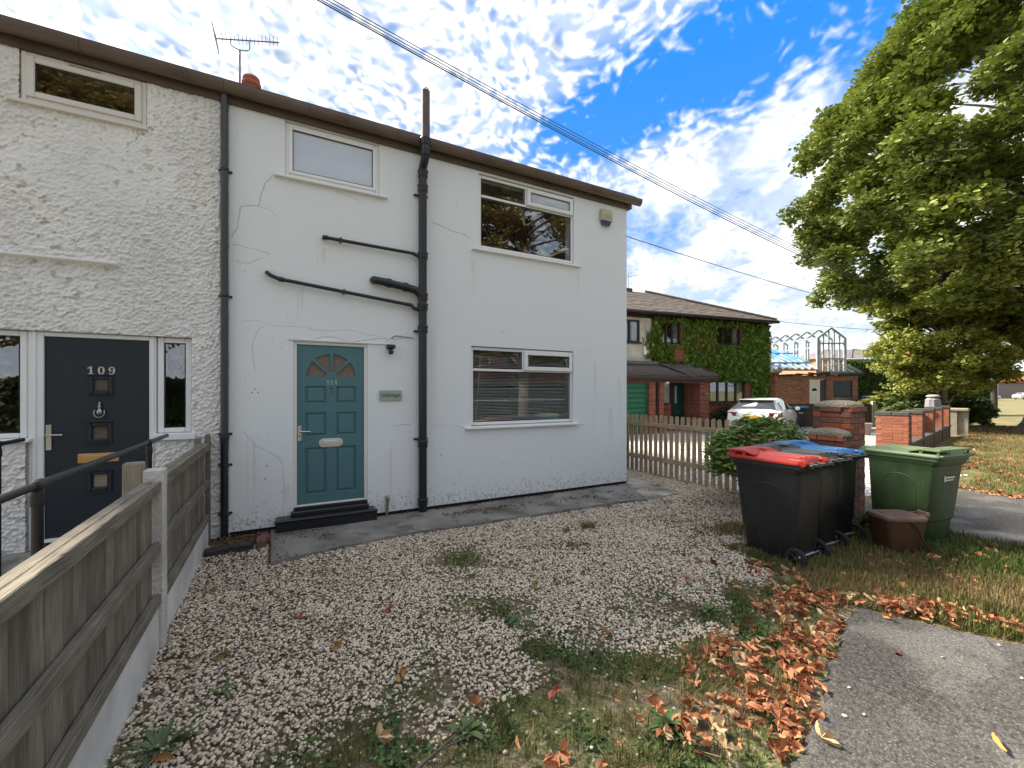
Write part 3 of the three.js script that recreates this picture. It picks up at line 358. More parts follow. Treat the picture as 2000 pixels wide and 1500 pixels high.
  for (let i = 0; i < 15; i++) { const t = 0.1 + i * 0.062; put('director', rod([-0.93 + 0.9 * t, 7.345 + 0.28 * t, -2.62 + 0.02 * (i % 2)], [-0.93 + 0.9 * t, 7.345 + 0.28 * t, -2.38], 0.004, 0.004, 5), am, ae); }
  put('reflector', [[-0.96, 7.46], [-0.95, 7.42], [-0.91, 7.27], [-0.9, 7.2]].map(([x, y]) => rod([x, y, -2.68], [x, y, -2.32], 0.005, 0.005, 5)).concat([rod([-0.96, 7.47, -2.66], [-0.9, 7.19, -2.66], 0.006), rod([-0.96, 7.47, -2.34], [-0.9, 7.19, -2.34], 0.006)]), am, ae);
}
// ---------------------------------------------------------------- the roughcast house, number 109
const H109 = thing('roughcast_house', 'white roughcast house with navy door numbered 109 left of the downpipe', 'house');
{
  const rough = (x, y) => {                                        // thrown stones under many coats of paint, trowelled flat in patches
    const calm = ss(0.1, 0.35, noise(x * 0.9 + 3, y * 1.3 + 1) + 0.55 * exp(-pow((y - 3.85) / 0.45, 2)) - 0.1 - 0.6 * ss(-1.15, -0.8, x)) * 0.6, a = abs(noise(x * 20 + 0.6 * noise(x * 9, y * 9), y * 27)), b = 1.3 * noise(x * 33 + 9, y * 36), c = noise(x * 13 + 5, y * 15 + 2), e = noise(x * 2.2, y * 2.6);
    return (0.019 * sat(0.25 + b + 0.55 * noise(x * 62, y * 66)) - 0.012 * a + 0.012 * c) * (1 - calm) + 0.006 * e * (0.4 + calm) + 0.005 * calm * noise(x * 7, y * 9);
  };
  const open = [[-2.2, 4.44, -1.25, 4.93], [-3.1, 1.2, -0.87, 2.24], [-2.16, 0.1, -1.18, 2.24]];
  const inOpen = (x, y) => open.some((o) => x > o[0] && x < o[2] && y > o[1] && y < o[3]);
  const st = 0.0085, P = [], I = [], id = new Map(), X0 = -4.55, X1 = -0.52, Y1 = 4.96;
  const vert = (i, j) => { const k = i * 4096 + j; if (!id.has(k)) { const x = X0 + i * st, y = j * st; P.push(x, y, rough(x, y) + 0.004); id.set(k, P.length / 3 - 1); } return id.get(k); };
  for (let i = 0; i < floor((X1 - X0) / st); i++) for (let j = 0; j < floor(Y1 / st); j++) if (!inOpen(X0 + (i + 0.5) * st, (j + 0.5) * st)) { const a = vert(i, j), b = vert(i + 1, j), c = vert(i + 1, j + 1), d = vert(i, j + 1); I.push(a, b, c, a, c, d); }
  let g = new THREE.BufferGeometry(); g.setAttribute('position', new THREE.Float32BufferAttribute(P, 3)); const uv = []; for (let i = 0; i < P.length; i += 3) uv.push(P[i], P[i + 1]); g.setAttribute('uv', new THREE.Float32BufferAttribute(uv, 2)); g.setIndex(I); g.computeVertexNormals();
  const dirt = tex(1024, 1024, [3.2, 3.2], (u, v) => { const s = ss(0.26, 0.5, fbm(u * 40, v * 40, 40, 4)), p = fbm(u * 4, v * 4, 4, 4), k = 0.74 + 0.1 * p; return mix3([k, k * 0.99, k * 0.96], [0.33, 0.31, 0.25], s * 0.75 * sat(0.55 + p)); });
  const rm = std([1, 1, 1], 0.92, { map: dirt, bumpMap: fineBump, bumpScale: 0.002 });
  put('wall', g, rm, H109);
  const back = poly(rect(-6, 0, -0.522, 4.96)); for (const o of [[-2.2, 4.44, -1.25, 4.93], [-3.1, 1.2, -2.16, 2.24], [-2.16, 0.1, -1.18, 2.24], [-1.18, 1.2, -0.87, 2.24]]) back.holes.push(new THREE.Path(rect(o[0] + 0.001, o[1] + 0.001, o[2] - 0.001, o[3] - 0.001).map((p) => new THREE.Vector2(...p))));
  const bodyPlain = poly(rect(-6, 0, -0.522, 4.96)); for (const o of [[-2.199, 4.441, -1.251, 4.929], [-3.099, 1.201, -0.871, 2.239], [-2.159, 0.101, -1.181, 1.3]]) bodyPlain.holes.push(new THREE.Path(rect(...o).map((p) => new THREE.Vector2(...p))));
  const big = new THREE.Shape(); [[-6, 0], [-2.159, 0], [-2.159, 1.201], [-3.099, 1.201], [-3.099, 2.239], [-0.871, 2.239], [-0.871, 1.201], [-1.181, 1.201], [-1.181, 0], [-0.522, 0], [-0.522, 4.96], [-6, 4.96]].forEach((p, i) => (i ? big.lineTo(...p) : big.moveTo(...p))); big.holes.push(new THREE.Path(rect(-2.199, 4.441, -1.251, 4.929).map((p) => new THREE.Vector2(...p))));
  put('wall_core', extrude(big, 0.22).translate(0, 0, -0.24), std([0.7, 0.7, 0.68], 0.9, { map: dirt, bumpMap: coarseBump, bumpScale: 0.02 }), H109);
  put('wall_core', [bx(-6, 0, -8, -5.75, 4.96, -0.25), bx(-6, 0, -8, -0.53, 4.96, -7.75), bx(-0.56, 0, -7.7, -0.5, 4.96, -0.26)], M.room, H109);
  put('interior', [bx(-5.7, 2.55, -4, -0.6, 2.65, -0.25), bx(-5.7, 0.05, -4, -0.6, 0.1, -0.25), bx(-5.7, 0, -3.6, -0.6, 4.9, -3.5), bx(-5.7, 4.92, -4, -0.6, 4.955, -0.25)], M.room, H109);
  put('roof', extrudeX([[0.13, 5.1], [0.13, 5.13], [-4, 6.74], [-8.1, 5.13], [-8.1, 5.08], [-4, 6.66]], -6.2, -0.562), std([0.085, 0.06, 0.05], 0.9, { map: blotch, bumpMap: coarseBump, bumpScale: 0.01 }), H109);
  put('fascia', bx(-6.2, 4.925, 0.004, -0.552, 5.1, 0.034, 0.004), M.fascia, H109);
  const gp = []; for (let i = 0; i <= 14; i++) { const a = PI + (i / 14) * PI; gp.push([0.066 * cos(a), 0.108 * sin(a)]); } for (let i = 14; i >= 0; i--) { const a = PI + (i / 14) * PI; gp.push([0.061 * cos(a), 0.103 * sin(a)]); }
  const gt = put('gutter', extrude(poly(gp), 5.637).rotateY(PI / 2).translate(-6.2, 5.1, 0.1), M.gutter, H109);
  for (const x of [-0.9, -1.75, -2.6, -3.5]) put('gutter_bracket', tube([...Array(9).keys()].map((i) => { const a = PI + (i / 8) * PI; return [x, 5.1 + 0.112 * sin(a), 0.1 + 0.07 * cos(a)]; }), 0.006, 16, 6), M.gutter, H109);
  const W1 = group('window', H109), old = phys([0.66, 0.63, 0.57], 0.35);
  put('frame', gridRing(-2.195, 4.45, -1.253, 4.925, -0.06, 0.045, 0.065), old, W1); put('opening_sash', gridRing(-2.155, 4.49, -1.293, 4.885, -0.03, 0.06, 0.05), old, W1); paneIn(W1, -2.095, 4.55, -1.353, 4.825, -0.005);
  put('sill', bx(-2.28, 4.405, -0.03, -1.24, 4.442, 0.045, 0.006), old, W1); put('trickle_vent', bx(-1.86, 4.892, 0.006, -1.62, 4.91, 0.022, 0.004), phys([0.4, 0.34, 0.27], 0.5), W1);
  // entrance: door between two side lights
  const fl = group('window', H109), fr = group('window', H109), dd = group('front_door', H109, 'navy blue front door numbered 109');
  put('frame', gridRing(-3.1, 1.2, -2.165, 2.238, -0.1, 0.055, 0.06), M.upvc, fl); paneIn(fl, -3.045, 1.255, -2.22, 2.183, -0.06); put('sill', bx(-3.2, 1.165, -0.06, -2.12, 1.2, 0.05, 0.006), M.upvc, fl);
  put('frame', gridRing(-1.175, 1.2, -0.872, 2.238, -0.1, 0.06, 0.06), M.upvc, fr); paneIn(fr, -1.115, 1.26, -0.932, 2.178, -0.06); put('sill', bx(-1.2, 1.13, -0.06, -0.83, 1.2, 0.05, 0.006), M.upvc, fr);
  put('door_frame', [bx(-2.158, 0.1, -0.1, -2.05, 2.238, -0.03, 0.006), bx(-1.242, 0.1, -0.1, -1.182, 2.238, -0.03, 0.006), bx(-2.05, 2.195, -0.1, -1.242, 2.238, -0.03, 0.006), bx(-2.128, 0.1, -0.03, -2.1, 2.238, -0.02, 0.004), bx(-1.22, 0.1, -0.03, -1.2, 2.238, -0.02, 0.004)], M.upvc, dd);
  const navy = phys([0.009, 0.017, 0.025], 0.45, { bumpMap: fineBump, bumpScale: 0.0006 });
  const leaf = poly(rect(-2.045, 0.2, -1.247, 2.19)), lights = [[-1.69, 1.66, -1.58, 1.78], [-1.7, 1.165, -1.585, 1.3], [-1.7, 0.665, -1.585, 0.8]];
  for (const q of lights) leaf.holes.push(new THREE.Path(rect(...q).map((p) => new THREE.Vector2(...p))));
  put('door_leaf', extrude(leaf, 0.04, 0.003).translate(0, 0, -0.095), navy, dd);
  for (const [x0, y0, x1, y1] of lights) { put('light_trim', [...gridRing(x0 - 0.04, y0 - 0.035, x1 + 0.04, y1 + 0.035, -0.053, 0.037, 0.016, 0.006), bx(x0 - 0.048, y1 + 0.035, -0.053, x1 + 0.048, y1 + 0.043, -0.03, 0.002), bx(x0 - 0.048, y0 - 0.045, -0.053, x1 + 0.048, y0 - 0.035, -0.028, 0.002)], navy, dd); put('pane', bx(x0, y0, -0.08, x1, y1, -0.072), phys([0.16, 0.13, 0.1], 0.08, { clearcoat: 1, clearcoatRoughness: 0.02 }), dd); }
  put('numerals', ['1', '0', '9'].map((c, i) => text(c, 0.078, 0.006, serifBold).translate(-1.712 + i * 0.082, 1.868, -0.05)), phys([0.62, 0.63, 0.55], 0.3, { metalness: 0.7 }), dd);
  put('door_handle', [extrude(poly([[-2.035, 1.075], [-2.0, 1.075], [-2.0, 1.32], [-2.035, 1.32]]), 0.008, 0.003).translate(0, 0, -0.05), rod([-2.018, 1.225, -0.04], [-2.018, 1.225, 0.01], 0.01), rod([-2.022, 1.225, 0.008], [-1.9, 1.222, 0.01], 0.009)], M.steel, dd);
  put('letterbox', [bx(-1.81, 0.925, -0.054, -1.49, 1.02, -0.04, 0.004), bx(-1.785, 0.945, -0.042, -1.515, 1.0, -0.036, 0.003)], M.brass, dd);
  put('knocker', [lathe([[0, 1.545], [0.01, 1.54], [0.012, 1.525], [0.006, 1.515], [0.014, 1.505], [0.016, 1.49], [0.008, 1.475], [0.022, 1.462], [0.028, 1.44], [0.024, 1.415], [0.01, 1.4], [0, 1.395]], 14).translate(-1.64, 0, -0.035), tube([[-1.677, 1.46, -0.03], [-1.68, 1.42, -0.02], [-1.66, 1.392, -0.015], [-1.64, 1.386, -0.014], [-1.62, 1.392, -0.015], [-1.6, 1.42, -0.02], [-1.603, 1.46, -0.03]], 0.006, 20, 6)], phys([0.32, 0.32, 0.31], 0.3, { metalness: 1 }), dd);
  put('door_bar', bx(-2.045, 0.17, -0.1, -1.247, 0.2, 0.0, 0.004), M.upvc, dd);
  put('landing', bx(-2.3, -0.05, 0.02, -0.95, 0.12, 1.1, 0.015), concrete, H109);
  put('overflow_pipe', [rod([-4.5, 2.92, 0.06], [-1.53, 2.958, 0.06], 0.022, 0.022, 14), tube([[-1.55, 2.958, 0.06], [-1.5, 2.955, 0.055], [-1.488, 2.95, 0.02], [-1.488, 2.95, -0.02]], 0.024, 12, 12)], phys([0.72, 0.7, 0.66], 0.45), H109);
  const dp = group('downpipe', H109); const dm = phys([0.05, 0.053, 0.058], 0.4, { map: blotch });
  put('pipe', [rod([-0.562, 0.55, 0.055], [-0.562, 5.02, 0.055], 0.038, 0.038, 18)], dm, dp); put('lower_pipe', [rod([-0.562, -0.08, 0.055], [-0.562, 1.14, 0.055], 0.0388, 0.0388, 18)], M.blackPaint, dp);
  for (const y of [4.15, 2.73, 1.17, 0.82, 0.27]) put('pipe_bracket', [lathe([[0.038, -0.018], [0.044, -0.016], [0.044, 0.016], [0.038, 0.018]], 18).translate(-0.562, y, 0.055), bx(-0.625, y - 0.012, 0, -0.49, y + 0.012, 0.022, 0.003)], M.blackPaint, dp);
  put('joint', lathe([[0.038, -0.06], [0.046, -0.055], [0.046, 0.0], [0.038, 0.006]], 18).translate(-0.562, 1.16, 0.055), M.blackPaint, dp);
}
// ---------------------------------------------------------------- boundary fence of grey boards
function board(w, h, d, i, wedge = 0) { const g = bx(0, 0, 0, w, h, d, 0.003); const p = g.attributes.position; if (wedge) for (let k = 0; k < p.count; k++) if (p.getX(k) < w / 2) p.setZ(k, p.getZ(k) * 0.45 + (p.getZ(k) > d / 2 ? 0 : 0)); return uvBox(g, i * 0.173, i * 0.71); }
{
  const F = thing('board_fence', 'low weathered grey board fence on white gravel boards beside the drive', 'fence', [-0.69, 0, 0]);
  const bay = (z0, z1, y0, y1, k, mid) => {
    const n = Math.round((z1 - z0) / 0.118), w = (z1 - z0) / n;
    for (let i = 0; i < n; i++) { const g = board(w + 0.014, y1 - y0 - 0.03 - 0.01 * R0(), 0.013, i + k, 1); put('board', g.rotateY(-PI / 2).translate(-0.048 - 0.004 * R0() + (i % 2) * 0.002, y0, z0 + i * w - 0.005), M.greyWoods[(i * 7 + k * 3 + (i >> 2)) % 4], F); }
    const rail = (ya, yb, x0, x1, i) => put('rail', uvBox(bx(0, 0, 0, yb - ya, z1 - z0, x1 - x0, 0.004), i * 0.31, i).rotateX(PI / 2).rotateZ(PI / 2).translate(x0, ya, z0).translate(0, 0, 0), M.greyWood, F);
    for (const [ya, yb, q] of [[y1 - 0.075, y1, 0], [mid, mid + 0.07, 1], [y0 - 0.005, y0 + 0.06, 2]]) { const g = bx(0, 0, 0, 0.075, z1 - z0, 0.042, 0.004); uvBox(g, q * 0.3 + k, q); g.rotateX(PI / 2); g.rotateZ(PI / 2); g.computeBoundingBox(); const b = g.boundingBox; g.scale((0.042) / (b.max.x - b.min.x), (yb - ya) / (b.max.y - b.min.y), (z1 - z0) / (b.max.z - b.min.z)); g.computeBoundingBox(); g.translate(-0.043 - g.boundingBox.min.x, ya - g.boundingBox.min.y, z0 - g.boundingBox.min.z); put('rail', g, M.greyWood, F); }
    const cap = bx(0, 0, 0, 0.05, z1 - z0, 0.028, 0.003); uvBox(cap, k, k).rotateX(PI / 2); cap.computeBoundingBox(); put('capping', cap.translate(-0.075 - 0.02, y1 - 0.018 - cap.boundingBox.min.y - 0.01, z0 - cap.boundingBox.min.z), M.greyWood, F);
  };
  bay(2.29, 4.18, 0.27, 1.065, 1, 0.6); bay(0.14, 2.17, 0.25, 1.085, 4, 0.62); bay(4.32, 5.3, 0.27, 1.065, 7, 0.6);
  for (const [a, b] of [[2.29, 4.2], [0.12, 2.18], [4.3, 5.3]]) put('gravel_board', bx(-0.055, -0.12, a, -0.012, 0.26, b, 0.004), M.whiteBoard, F);
  for (const z of [2.23, 4.25]) { put('concrete_post', [bx(-0.1, -0.15, z - 0.05, 0.012, 1.14, z + 0.05, 0.008)], M.concretePost, F); put('timber_post', uvBox(bx(-0.2, -0.1, z - 0.045, -0.102, 1.19, z + 0.05, 0.006), z, 0.3), M.tanPost, F); }
  put('end_post', uvBox(bx(-0.045, -0.1, 0.055, 0.0, 1.18, 0.125, 0.004), 0.5, 0.2), std([0.75, 0.62, 0.55], 0.9, { map: M.greyWood.map }), F); put('end_post', uvBox(bx(-0.14, -0.1, 0.05, -0.09, 1.14, 0.11, 0.004), 0.2, 0.9), M.greyWood, F);
}
function handrail(label, x, z0, z1, y, posts) {
  const T = thing('handrail', label, 'handrail', [x, 0, 0], 0);
  put('rail', [rod([0, y, z0], [0, y, z1], 0.0185, 0.0185, 14), new THREE.SphereGeometry(0.0185, 12, 8).translate(0, y, z0)], M.blackPaint, T);
  for (const z of posts) { put('post', rod([0, -0.05, z], [0, y - 0.02, z], 0.021, 0.021, 14), M.blackPaint, T); put('clamp', [lathe([[0.018, -0.04], [0.026, -0.036], [0.026, 0.036], [0.018, 0.04]], 14).rotateX(PI / 2).translate(0, y, z), lathe([[0.02, -0.1], [0.026, -0.095], [0.026, -0.05], [0.02, -0.02]], 14).translate(0, y, z)], M.blackPaint, T); }
}
handrail('black tubular handrail running behind the grey board fence', -1.0, 0.47, 4.4, 1.215, [1.12, 3.04]);
handrail('short black handrail end by the left window of the roughcast house', -2.06, 0.33, 2.2, 1.215, [0.72, 2.0]);
// kerb in the corner by the downpipe
{
  const K = thing('brick_kerb', 'row of mossy dark bricks edging the leafy corner below the downpipe', 'kerb', [-0.43, -0.005, 0.47]);
  [[-0.15, 0.0, 0.03, 0.22, 0.12], [0.06, 0.0, 0.0, 0.2, -0.05]].forEach(([x, y, z, l, t], i) => put('brick', cbx(l, 0.09, 0.1, 0.012).rotateY(t).translate(x, y, z), phys([0.035, 0.03, 0.035], 0.6, { map: blotch, bumpMap: coarseBump, bumpScale: 0.006 }), K));
  put('brick', cbx(0.1, 0.1, 0.2, 0.012).translate(0.24, 0.01, -0.05), M.oldBrick[0], K); put('brick', cbx(0.09, 0.08, 0.18, 0.012).rotateY(0.1).translate(0.27, 0.0, -0.22), M.oldBrick[2], K);
}
// ---------------------------------------------------------------- picket fence
{
  const F = thing('picket_fence', 'pale wooden picket fence with rounded tops between the white house and the shrub', 'fence', [6.68, 0, 0]);
  const shape = (w) => { const s = new THREE.Shape(); s.moveTo(-w / 2, 0); s.lineTo(w / 2, 0); s.lineTo(w / 2, 1.16 - w * 0.1); s.absarc(0, 1.16 - w * 0.1, w / 2, 0, PI); s.lineTo(-w / 2, 0); return s; };
  const vs = [0, 1, 2, 3].map((k) => uvBox(extrude(shape(0.074), 0.014, 0.003, 10).rotateY(PI / 2).translate(0.004, 0, 0), k * 0.37 + 0.1, k * 0.53));
  for (let i = 0; i < 22; i++) { const z = -1.25 + i * 0.132; const m = put('picket', vs[i % 4].clone(), M.paleWood, F); m.position.set(0, -0.02 + 0.012 * N(i, 3, 0.7) , z); m.rotation.x = 0.012 * gauss(R0); }
  for (const [y, h] of [[0.93, 0.085], [0.25, 0.085]]) put('rail', uvBox(bx(0, 0, 0, h, 2.95, 0.034, 0.005), y, 0.4).rotateX(PI / 2).rotateZ(PI / 2).translate(0, y, -1.33).translate(0, 0, 0), M.paleWood, F).geometry.computeBoundingBox();
  for (const m of F.children.filter((c) => c.name === 'rail')) { const b = m.geometry.boundingBox; m.position.set(-0.034 - b.min.x, 0, -1.33 - b.min.z); }
  for (const [z, h] of [[1.62, 0.95], [-1.35, 1.1]]) put('post', uvBox(bx(-0.12, -0.1, z, -0.03, h, z + 0.09, 0.006), z, 0.2), M.brownWood, F); put('post', uvBox(bx(-0.05, -0.1, 1.74, 0.03, 0.9, 1.82, 0.006), 0.3, 0.2), M.brownWood, F);
}
// ---------------------------------------------------------------- leaves
function leafGeo(len, wid, curl, fold, seg = 4, lobes = 0) {     // a real bent leaf: midrib with two halves
  const P = [], I = [];
  for (let i = 0; i <= seg; i++) { const t = i / seg, w = wid * pow(sin(PI * min(1, t * 0.92 + 0.06)), 0.8) * (1 + lobes * (i % 2 ? 0.35 : -0.25)), a = curl * t, x = curl ? (sin(a) / curl) * len : t * len, y = curl ? ((1 - cos(a)) / curl) * len : 0; const ca = cos(a), sa = sin(a); for (const s of [-1, 0, 1]) { const up = abs(s) * fold * w; P.push(x - up * sa, y + up * ca, s * w); } }
  for (let i = 0; i < seg; i++) for (let k = 0; k < 2; k++) { const a = i * 3 + k, b = a + 1, c = a + 3, d = a + 4; I.push(a, b, d, a, d, c); }
  const g = new THREE.BufferGeometry(); g.setAttribute('position', new THREE.Float32BufferAttribute(P, 3)); g.setIndex(I); g.computeVertexNormals(); g.setAttribute('uv', new THREE.Float32BufferAttribute(P.filter((_, i) => i % 3 !== 1), 2)); return g.toNonIndexed();
}
function spray(n, rad, len, wid, seed, droop = 0.4, lobes = 0) { // a twig tip with n leaves round it
  const r = rng(seed), gs = [];
  for (let i = 0; i < n; i++) { const g = leafGeo(len * rr(r, 0.7, 1.15), wid * rr(r, 0.8, 1.15), rr(r, 0.1, 0.9), rr(r, 0.1, 0.5), 2, lobes); g.rotateX(rr(r, -0.7, 0.7)); g.rotateZ(-droop + rr(r, -0.6, 0.6)); g.rotateY(r() * 6.283); const a = r() * 6.283, q = rad * sqrt(r()); g.translate(q * cos(a), rr(r, -0.5, 0.5) * rad, q * sin(a)); gs.push(g); }
  return merged(gs);
}
const leafMat = (t = 0.35) => phys([1, 1, 1], 0.62, { transmission: t, thickness: 0, ior: 1.35 });
// ---------------------------------------------------------------- shrub by the gate pier
{
  const T = thing('shrub', 'leafy light green shrub with twiggy right side by the brick gate pier', 'shrub', [6.25, -0.05, 2.0]), r = rng(33), list = [], c = new THREE.Color(), stems = [];
  for (let i = 0; i < 40; i++) { const a = r() * 6.3, q = 0.75 * sqrt(r()), h = 1.2 - 0.35 * q * q; stems.push(tube([[0.1 * cos(a), 0, 0.1 * sin(a)], [0.5 * q * cos(a), h * 0.55, 0.5 * q * sin(a)], [q * cos(a), h * rr(r, 0.75, 1), q * sin(a)]], 0.007, 8, 5)); }
  put('stem', stems, std([0.16, 0.1, 0.055], 0.9), T);
  for (let i = 0; i < 3600; i++) {
    const a = r() * 6.283, e = Math.acos(1 - 1.25 * r()), k = pow(r(), 0.28) * (0.86 + 0.4 * noise(a * 1.6 + 3, e * 2.4)), x = 0.92 * k * sin(e) * cos(a), y = 0.68 + 0.68 * k * cos(e), z = 0.74 * k * sin(e) * sin(a);
    if (y < 0.2 || (x > 0.15 && z > 0.1 && y > 0.5 && r() < 0.6)) continue; const d = r(); d < 0.12 ? c.setRGB(0.2, 0.15, 0.05) : c.setRGB(lerp(0.13, 0.34, d * d), lerp(0.22, 0.42, d), lerp(0.045, 0.085, d)); list.push([mat4(x, y, z, rr(r, -0.5, 0.5), r() * 6.28, rr(r, -0.5, 0.5), rr(r, 0.7, 1.25)), c.clone()]);
  }
  copies('foliage', spray(5, 0.05, 0.085, 0.026, 4, 0.5), leafMat(0.4), list, T);
}
// ---------------------------------------------------------------- wheelie bins (front towards -z)
const scuff = tex(512, 512, [1, 1], (u, v) => { const s = ss(0.3, 0.6, noise(u * 60, v * 5, 256)) * ss(0, 0.4, noise(u * 7 + 3, v * 4, 256)), f = ss(0.42, 0.6, noise(u * 120, v * 120, 256)), k = 0.8 + 0.3 * fbm(u * 5, v * 3, 256, 4) + 0.9 * s + 0.6 * f; return [k * 0.5, k * 0.5, k * 0.5]; });
const binBlack = phys([0.045, 0.045, 0.046], 0.45, { bumpMap: fineBump, bumpScale: 0.0008, map: scuff });
function wheelieBin(label, pos, turn, body, lidM, groupName, slim = 0.83) {
  const T = thing('wheelie_bin', label, 'wheelie bin', pos, turn, groupName);
  const rings = [[0.03, 0.43, 0.5, 0.05, 0.01], [0.05, 0.45, 0.52, 0.06, 0.01], [0.28, 0.465, 0.56, 0.06, 0.005], [0.3, 0.475, 0.58, 0.06, -0.003], [0.8, 0.52, 0.645, 0.055, -0.02], [0.9, 0.53, 0.655, 0.05, -0.025], [0.92, 0.555, 0.69, 0.05, -0.03], [0.955, 0.565, 0.71, 0.05, -0.03], [0.957, 0.58, 0.735, 0.05, -0.03], [0.995, 0.58, 0.735, 0.05, -0.03], [0.995, 0.5, 0.63, 0.04, -0.03]];
  put('body', loft(rings.map(([y, w, d, q, cz]) => rrect(w, d, q, y, 0, cz))), body, T);
  const side = [], trace = (s, pts) => tube(pts.map(([y, z]) => [s * (0.2165 + 0.0345 * ((y - 0.05) / 0.85) + 0.011), y, z]), 0.006, 40, 6);
  for (const s of [-1, 1]) side.push(trace(s, [[0.12, -0.14], [0.3, -0.15], [0.62, -0.165], [0.72, -0.155], [0.77, -0.09], [0.78, 0.02], [0.755, 0.1], [0.68, 0.13], [0.5, 0.125], [0.12, 0.115]]));
  side.push(...[-0.16, 0.16].map((x) => bx(x - 0.012, 0.1, 0.262, x + 0.012, 0.86, 0.285, 0.006)));
  put('ribs', side, body, T);
  // lid: skirted plate, raised middle, hand grips at the front
  const Lg = group('lid', T), y0 = 0.998;
  put('lid_plate', [loft([rrect(0.6, 0.74, 0.05, y0, 0, -0.045), rrect(0.602, 0.742, 0.05, y0 + 0.014, 0, -0.045), rrect(0.585, 0.725, 0.045, y0 + 0.03, 0, -0.045), rrect(0.42, 0.66, 0.04, y0 + 0.052, 0, -0.03), rrect(0.3, 0.5, 0.04, y0 + 0.058, 0, 0.0)])], lidM, Lg);
  put('lid_ridge', [-0.12, 0, 0.12].map((x) => bx(x - 0.016, y0 + 0.05, -0.2, x + 0.016, y0 + 0.066, 0.26, 0.006)), lidM, Lg);
  for (const s of [-1, 1]) put('hand_grip', [bx(s * 0.285, y0 + 0.028, -0.39, s * 0.265, y0 + 0.08, -0.37, 0.004), bx(s * 0.285, y0 + 0.028, -0.25, s * 0.265, y0 + 0.075, -0.215, 0.004), extrudeX([[-0.4, y0 + 0.07], [-0.4, y0 + 0.086], [-0.23, y0 + 0.086], [-0.12, y0 + 0.055], [-0.12, y0 + 0.045], [-0.23, y0 + 0.07]], min(s * 0.29, s * 0.12), max(s * 0.29, s * 0.12), 0.003), bx(s * 0.15, y0 + 0.028, -0.4, s * 0.12, y0 + 0.08, -0.2, 0.004)], lidM, Lg);
  put('lid_front', [extrudeX([[-0.415, y0 + 0.012], [-0.4, y0 + 0.085], [-0.3, y0 + 0.085], [-0.18, y0 + 0.05], [-0.18, y0 + 0.03]], -0.12, 0.12, 0.004), bx(-0.29, y0 + 0.012, -0.43, 0.29, y0 + 0.032, -0.395, 0.006)], lidM, Lg);
  put('hinge', [-1, 1].flatMap((s) => [lathe([[0, -0.05], [0.03, -0.05], [0.033, -0.045], [0.033, 0.045], [0.03, 0.05], [0, 0.05]], 18).rotateZ(PI / 2).translate(s * 0.225, y0 + 0.02, 0.335), bx(s * 0.17, y0 + 0.02, 0.2, s * 0.27, y0 + 0.05, 0.34, 0.008)]), lidM, Lg);
  put('handle_bar', [rod([-0.2, y0, 0.405], [0.2, y0, 0.405], 0.016, 0.016, 12), ...[-0.22, -0.08, 0.08, 0.22].map((x) => bx(x - 0.02, y0 - 0.03, 0.31, x + 0.02, y0 + 0.016, 0.415, 0.008))], body, T);
  T.scale.x = slim; put('axle', rod([-0.25, 0.1, 0.275], [0.25, 0.1, 0.275], 0.011), M.galv, T);
  for (const s of [-1, 1]) { const W = group('wheel', T); W.position.set(s * 0.262, 0.1, 0.275); put('tyre', lathe([[0.066, -0.024], [0.088, -0.025], [0.098, -0.018], [0.1, 0], [0.098, 0.018], [0.088, 0.025], [0.066, 0.024], [0.062, 0.012], [0.062, -0.012]], 28).rotateZ(PI / 2), std([0.018, 0.018, 0.019], 0.8, { bumpMap: fineBump, bumpScale: 0.001 }), W); put('rim', [lathe([[0, -0.026], [0.018, -0.026], [0.018, 0.026], [0, 0.026]], 14).rotateZ(PI / 2), ...[0, 1, 2, 3, 4].map((k) => bx(-0.008, -0.009, 0.01, 0.008, 0.009, 0.066, 0.003).rotateX(k * 1.2566)), lathe([[0.056, -0.016], [0.066, -0.018], [0.066, 0.018], [0.056, 0.016]], 28).rotateZ(PI / 2)], phys([0.03, 0.03, 0.032], 0.5), W); }
  return T;
}
const binRow = 'three wheelie bins standing in a row beside the gate pier';
wheelieBin('black wheelie bin with bright red lid, nearest of the row', [4.565, -0.055, 3.22], 0.03, binBlack, phys([0.6, 0.042, 0.022], 0.4, { map: blotch }), binRow);
wheelieBin('all black wheelie bin squeezed between the red and blue lidded bins', [5.07, -0.055, 3.16], 0.0, phys([0.036, 0.038, 0.04], 0.3, { map: scuff }), phys([0.03, 0.032, 0.033], 0.3), binRow);
wheelieBin('black wheelie bin with bright blue lid next to the brick gate pier', [5.575, -0.055, 3.09], -0.05, phys([0.028, 0.031, 0.04], 0.28, { map: scuff }), phys([0.03, 0.2, 0.52], 0.4, { map: blotch }), binRow);
const greenM = phys([0.105, 0.185, 0.08], 0.45, { bumpMap: fineBump, bumpScale: 0.0008, map: scuff });
const GB = wheelieBin('green wheelie bin with paler green lid behind the brown caddy', [6.44, -0.055, 3.64], PI - 0.14, greenM, phys([0.15, 0.22, 0.11], 0.5, { map: blotch }), null, 1);
put('emblem', [bx(0.06, 0.73, -0.345, 0.085, 0.79, -0.342), bx(-0.1, 0.765, -0.345, 0.05, 0.78, -0.342), bx(-0.08, 0.738, -0.345, 0.05, 0.75, -0.342)], M.white, GB).rotation.x = 0.0;
